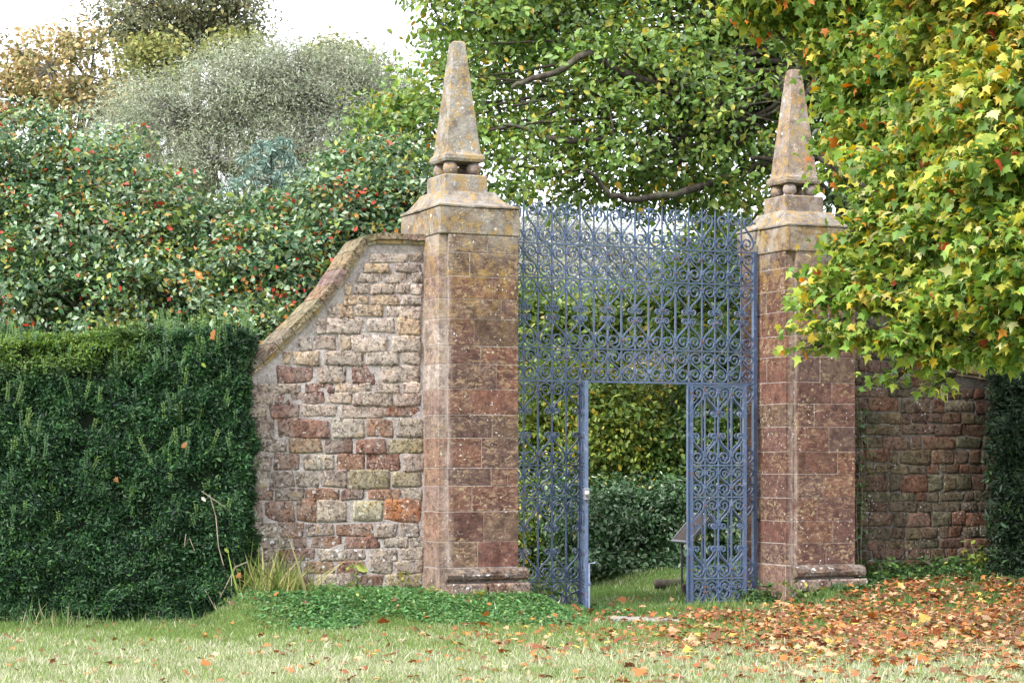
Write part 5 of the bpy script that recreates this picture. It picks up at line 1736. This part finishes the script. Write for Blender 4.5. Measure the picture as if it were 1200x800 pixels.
# ------------------------------------------------------------------ fallen leaves
LC_ = [('orange', (0.38, 0.145, 0.04)), ('russet', (0.26, 0.085, 0.035)), ('pale tan', (0.44, 0.28, 0.155)), ('yellow', (0.48, 0.36, 0.08)), ('brown', (0.15, 0.068, 0.035))]
meshes = []
for nm, cc in LC_:
    for vv in range(3):
        tv2 = tv.copy()
        tv2[:, 2] += RNG.normal(0, 0.05, len(tv2)) + 0.35 * (tv2[:, 1] ** 2) + 0.15 * np.maximum(0, tv2[:, 0] - .4)
        me = np_mesh('fallen_leaf', tv2, tf, np.tile(np.array(cc) * RNG.uniform(.8, 1.2), (len(tv2), 1)))
        me.materials.append(M['dry_leaf']); meshes.append((nm, me))
cand = []
def litter_density(px, py):
    y0 = 702 - 26 * sstep(940, 1080, px)
    d = 0.022
    d = d + 0.60 * sstep(850, 960, px) * sstep(y0, y0 + 12, py) * (1 - 0.90 * sstep(748, 792, py)) * (1 + 0.6 * sstep(960, 1020, px) * sstep(726, 706, py))
    d = d + 0.38 * sstep(670, 860, px) * sstep(714, 728, py) * (1 - 0.85 * sstep(745, 785, py))
    d = d + 0.13 * sstep(420, 620, px) * np.exp(-((py - 748) / 18.0) ** 2)
    d = d + 0.03 * sstep(250, 400, px) * sstep(740, 760, py)
    return np.clip(d * (0.7 + 0.7 * hnoise(px / 31.0, py / 9.0)), 0, 1)


NL = 8200
LX, LY = [], []
while len(LX) < NL:
    X_ = RNG.uniform(-6.5, 7.2, 6000); Y_ = RNG.uniform(16.3, 30.0, 6000)
    Z_ = ground_h(X_, Y_)
    px = 600 + F * X_ / Y_; py = HZ + F * (EYE - Z_) / Y_
    t_, v_ = local_tv(X_, Y_)
    m_ = RNG.random(6000) < litter_density(px, py)
    m_ &= (px > -10) & (px < 1210) & (py < 805)
    m_ &= ~in_wall(t_, v_) & ~((X_ < hfr[0] + .05) & (Y_ > YF - .05)) & (v_ < 1.0)
    LX += list(X_[m_]); LY += list(Y_[m_])
LX = np.array(LX[:NL]); LY = np.array(LY[:NL])
LZ = ground_h(LX, LY) + 0.03 + 0.028 * sstep(22.2, 23.2, LY) + RNG.random(NL) * 0.022
szL = 0.067 * np.exp(RNG.normal(0, .27, NL))
order = np.argsort(-szL / LY)
ind = order[:300]
ci = RNG.choice(5, NL, p=[.20, .28, .22, .04, .26])
for i in ind:
    nm, me = meshes[ci[i] * 3 + RNG.integers(3)]
    o = bpy.data.objects.new('fallen_leaf', me); COL.objects.link(o)
    o.location = (LX[i], LY[i], LZ[i]); s = szL[i]; o.scale = (s, s, s)
    o.rotation_euler = (RNG.normal(0, .35), RNG.normal(0, .35), RNG.uniform(0, 6.28))
    pxi = 600 + F * LX[i] / LY[i]
    pyi = HZ + F * (EYE - LZ[i]) / LY[i]
    if pyi > 765: where = 'on straw grass nearest the viewer, ' + ('below the dark right wall' if pxi > 1010 else 'in line with the right pier' if pxi > 870 else 'in line with the gateway' if pxi > 615 else 'in line with the left pier' if pxi > 480 else 'in line with the rubble wall' if pxi > 295 else 'below the yew hedge')
    else: where = 'in the thick drift before the dark right wall' if pxi > 1010 else 'in the drift before the right pier' if pxi > 870 else 'just outside the open gateway' if pxi > 615 else 'in front of the left pier' if pxi > 480 else 'by the green ground cover below the rubble wall' if pxi > 295 else 'at the foot of the yew hedge'
    sz_w = 'large ' if szL[i] > 0.145 else ''
    where = where.replace(' nearest the viewer', '')
    tag(o, f'{sz_w}{nm} fallen leaf {where}', 'fallen leaf', 'maple leaves fallen on the lawn')
rest = order[300:]
Pn = np.stack([LX[rest], LY[rest], LZ[rest]], 1); N = len(rest)
n_ = norm(np.array([0, 0, 1.0]) + RNG.normal(0, .38, (N, 3)))
d = RNG.normal(0, 1, (N, 3)); d = norm(d - n_ * (d * n_).sum(1, keepdims=True)); s_ = np.cross(n_, d)
cols = np.array([c[1] for c in LC_])[ci[rest]] * np.exp(RNG.normal(0, .2, (N, 1)))
V, Fs, C = place_leaves(Pn, d, s_, n_, szL[rest], 'maple_s', cols)
q = link('leaf_litter', np_mesh('leaf_litter', V, Fs, C), M['dry_leaf']); tag(q, 'drift of small fallen russet and tan leaves on the grass', 'leaf litter', kind='stuff')
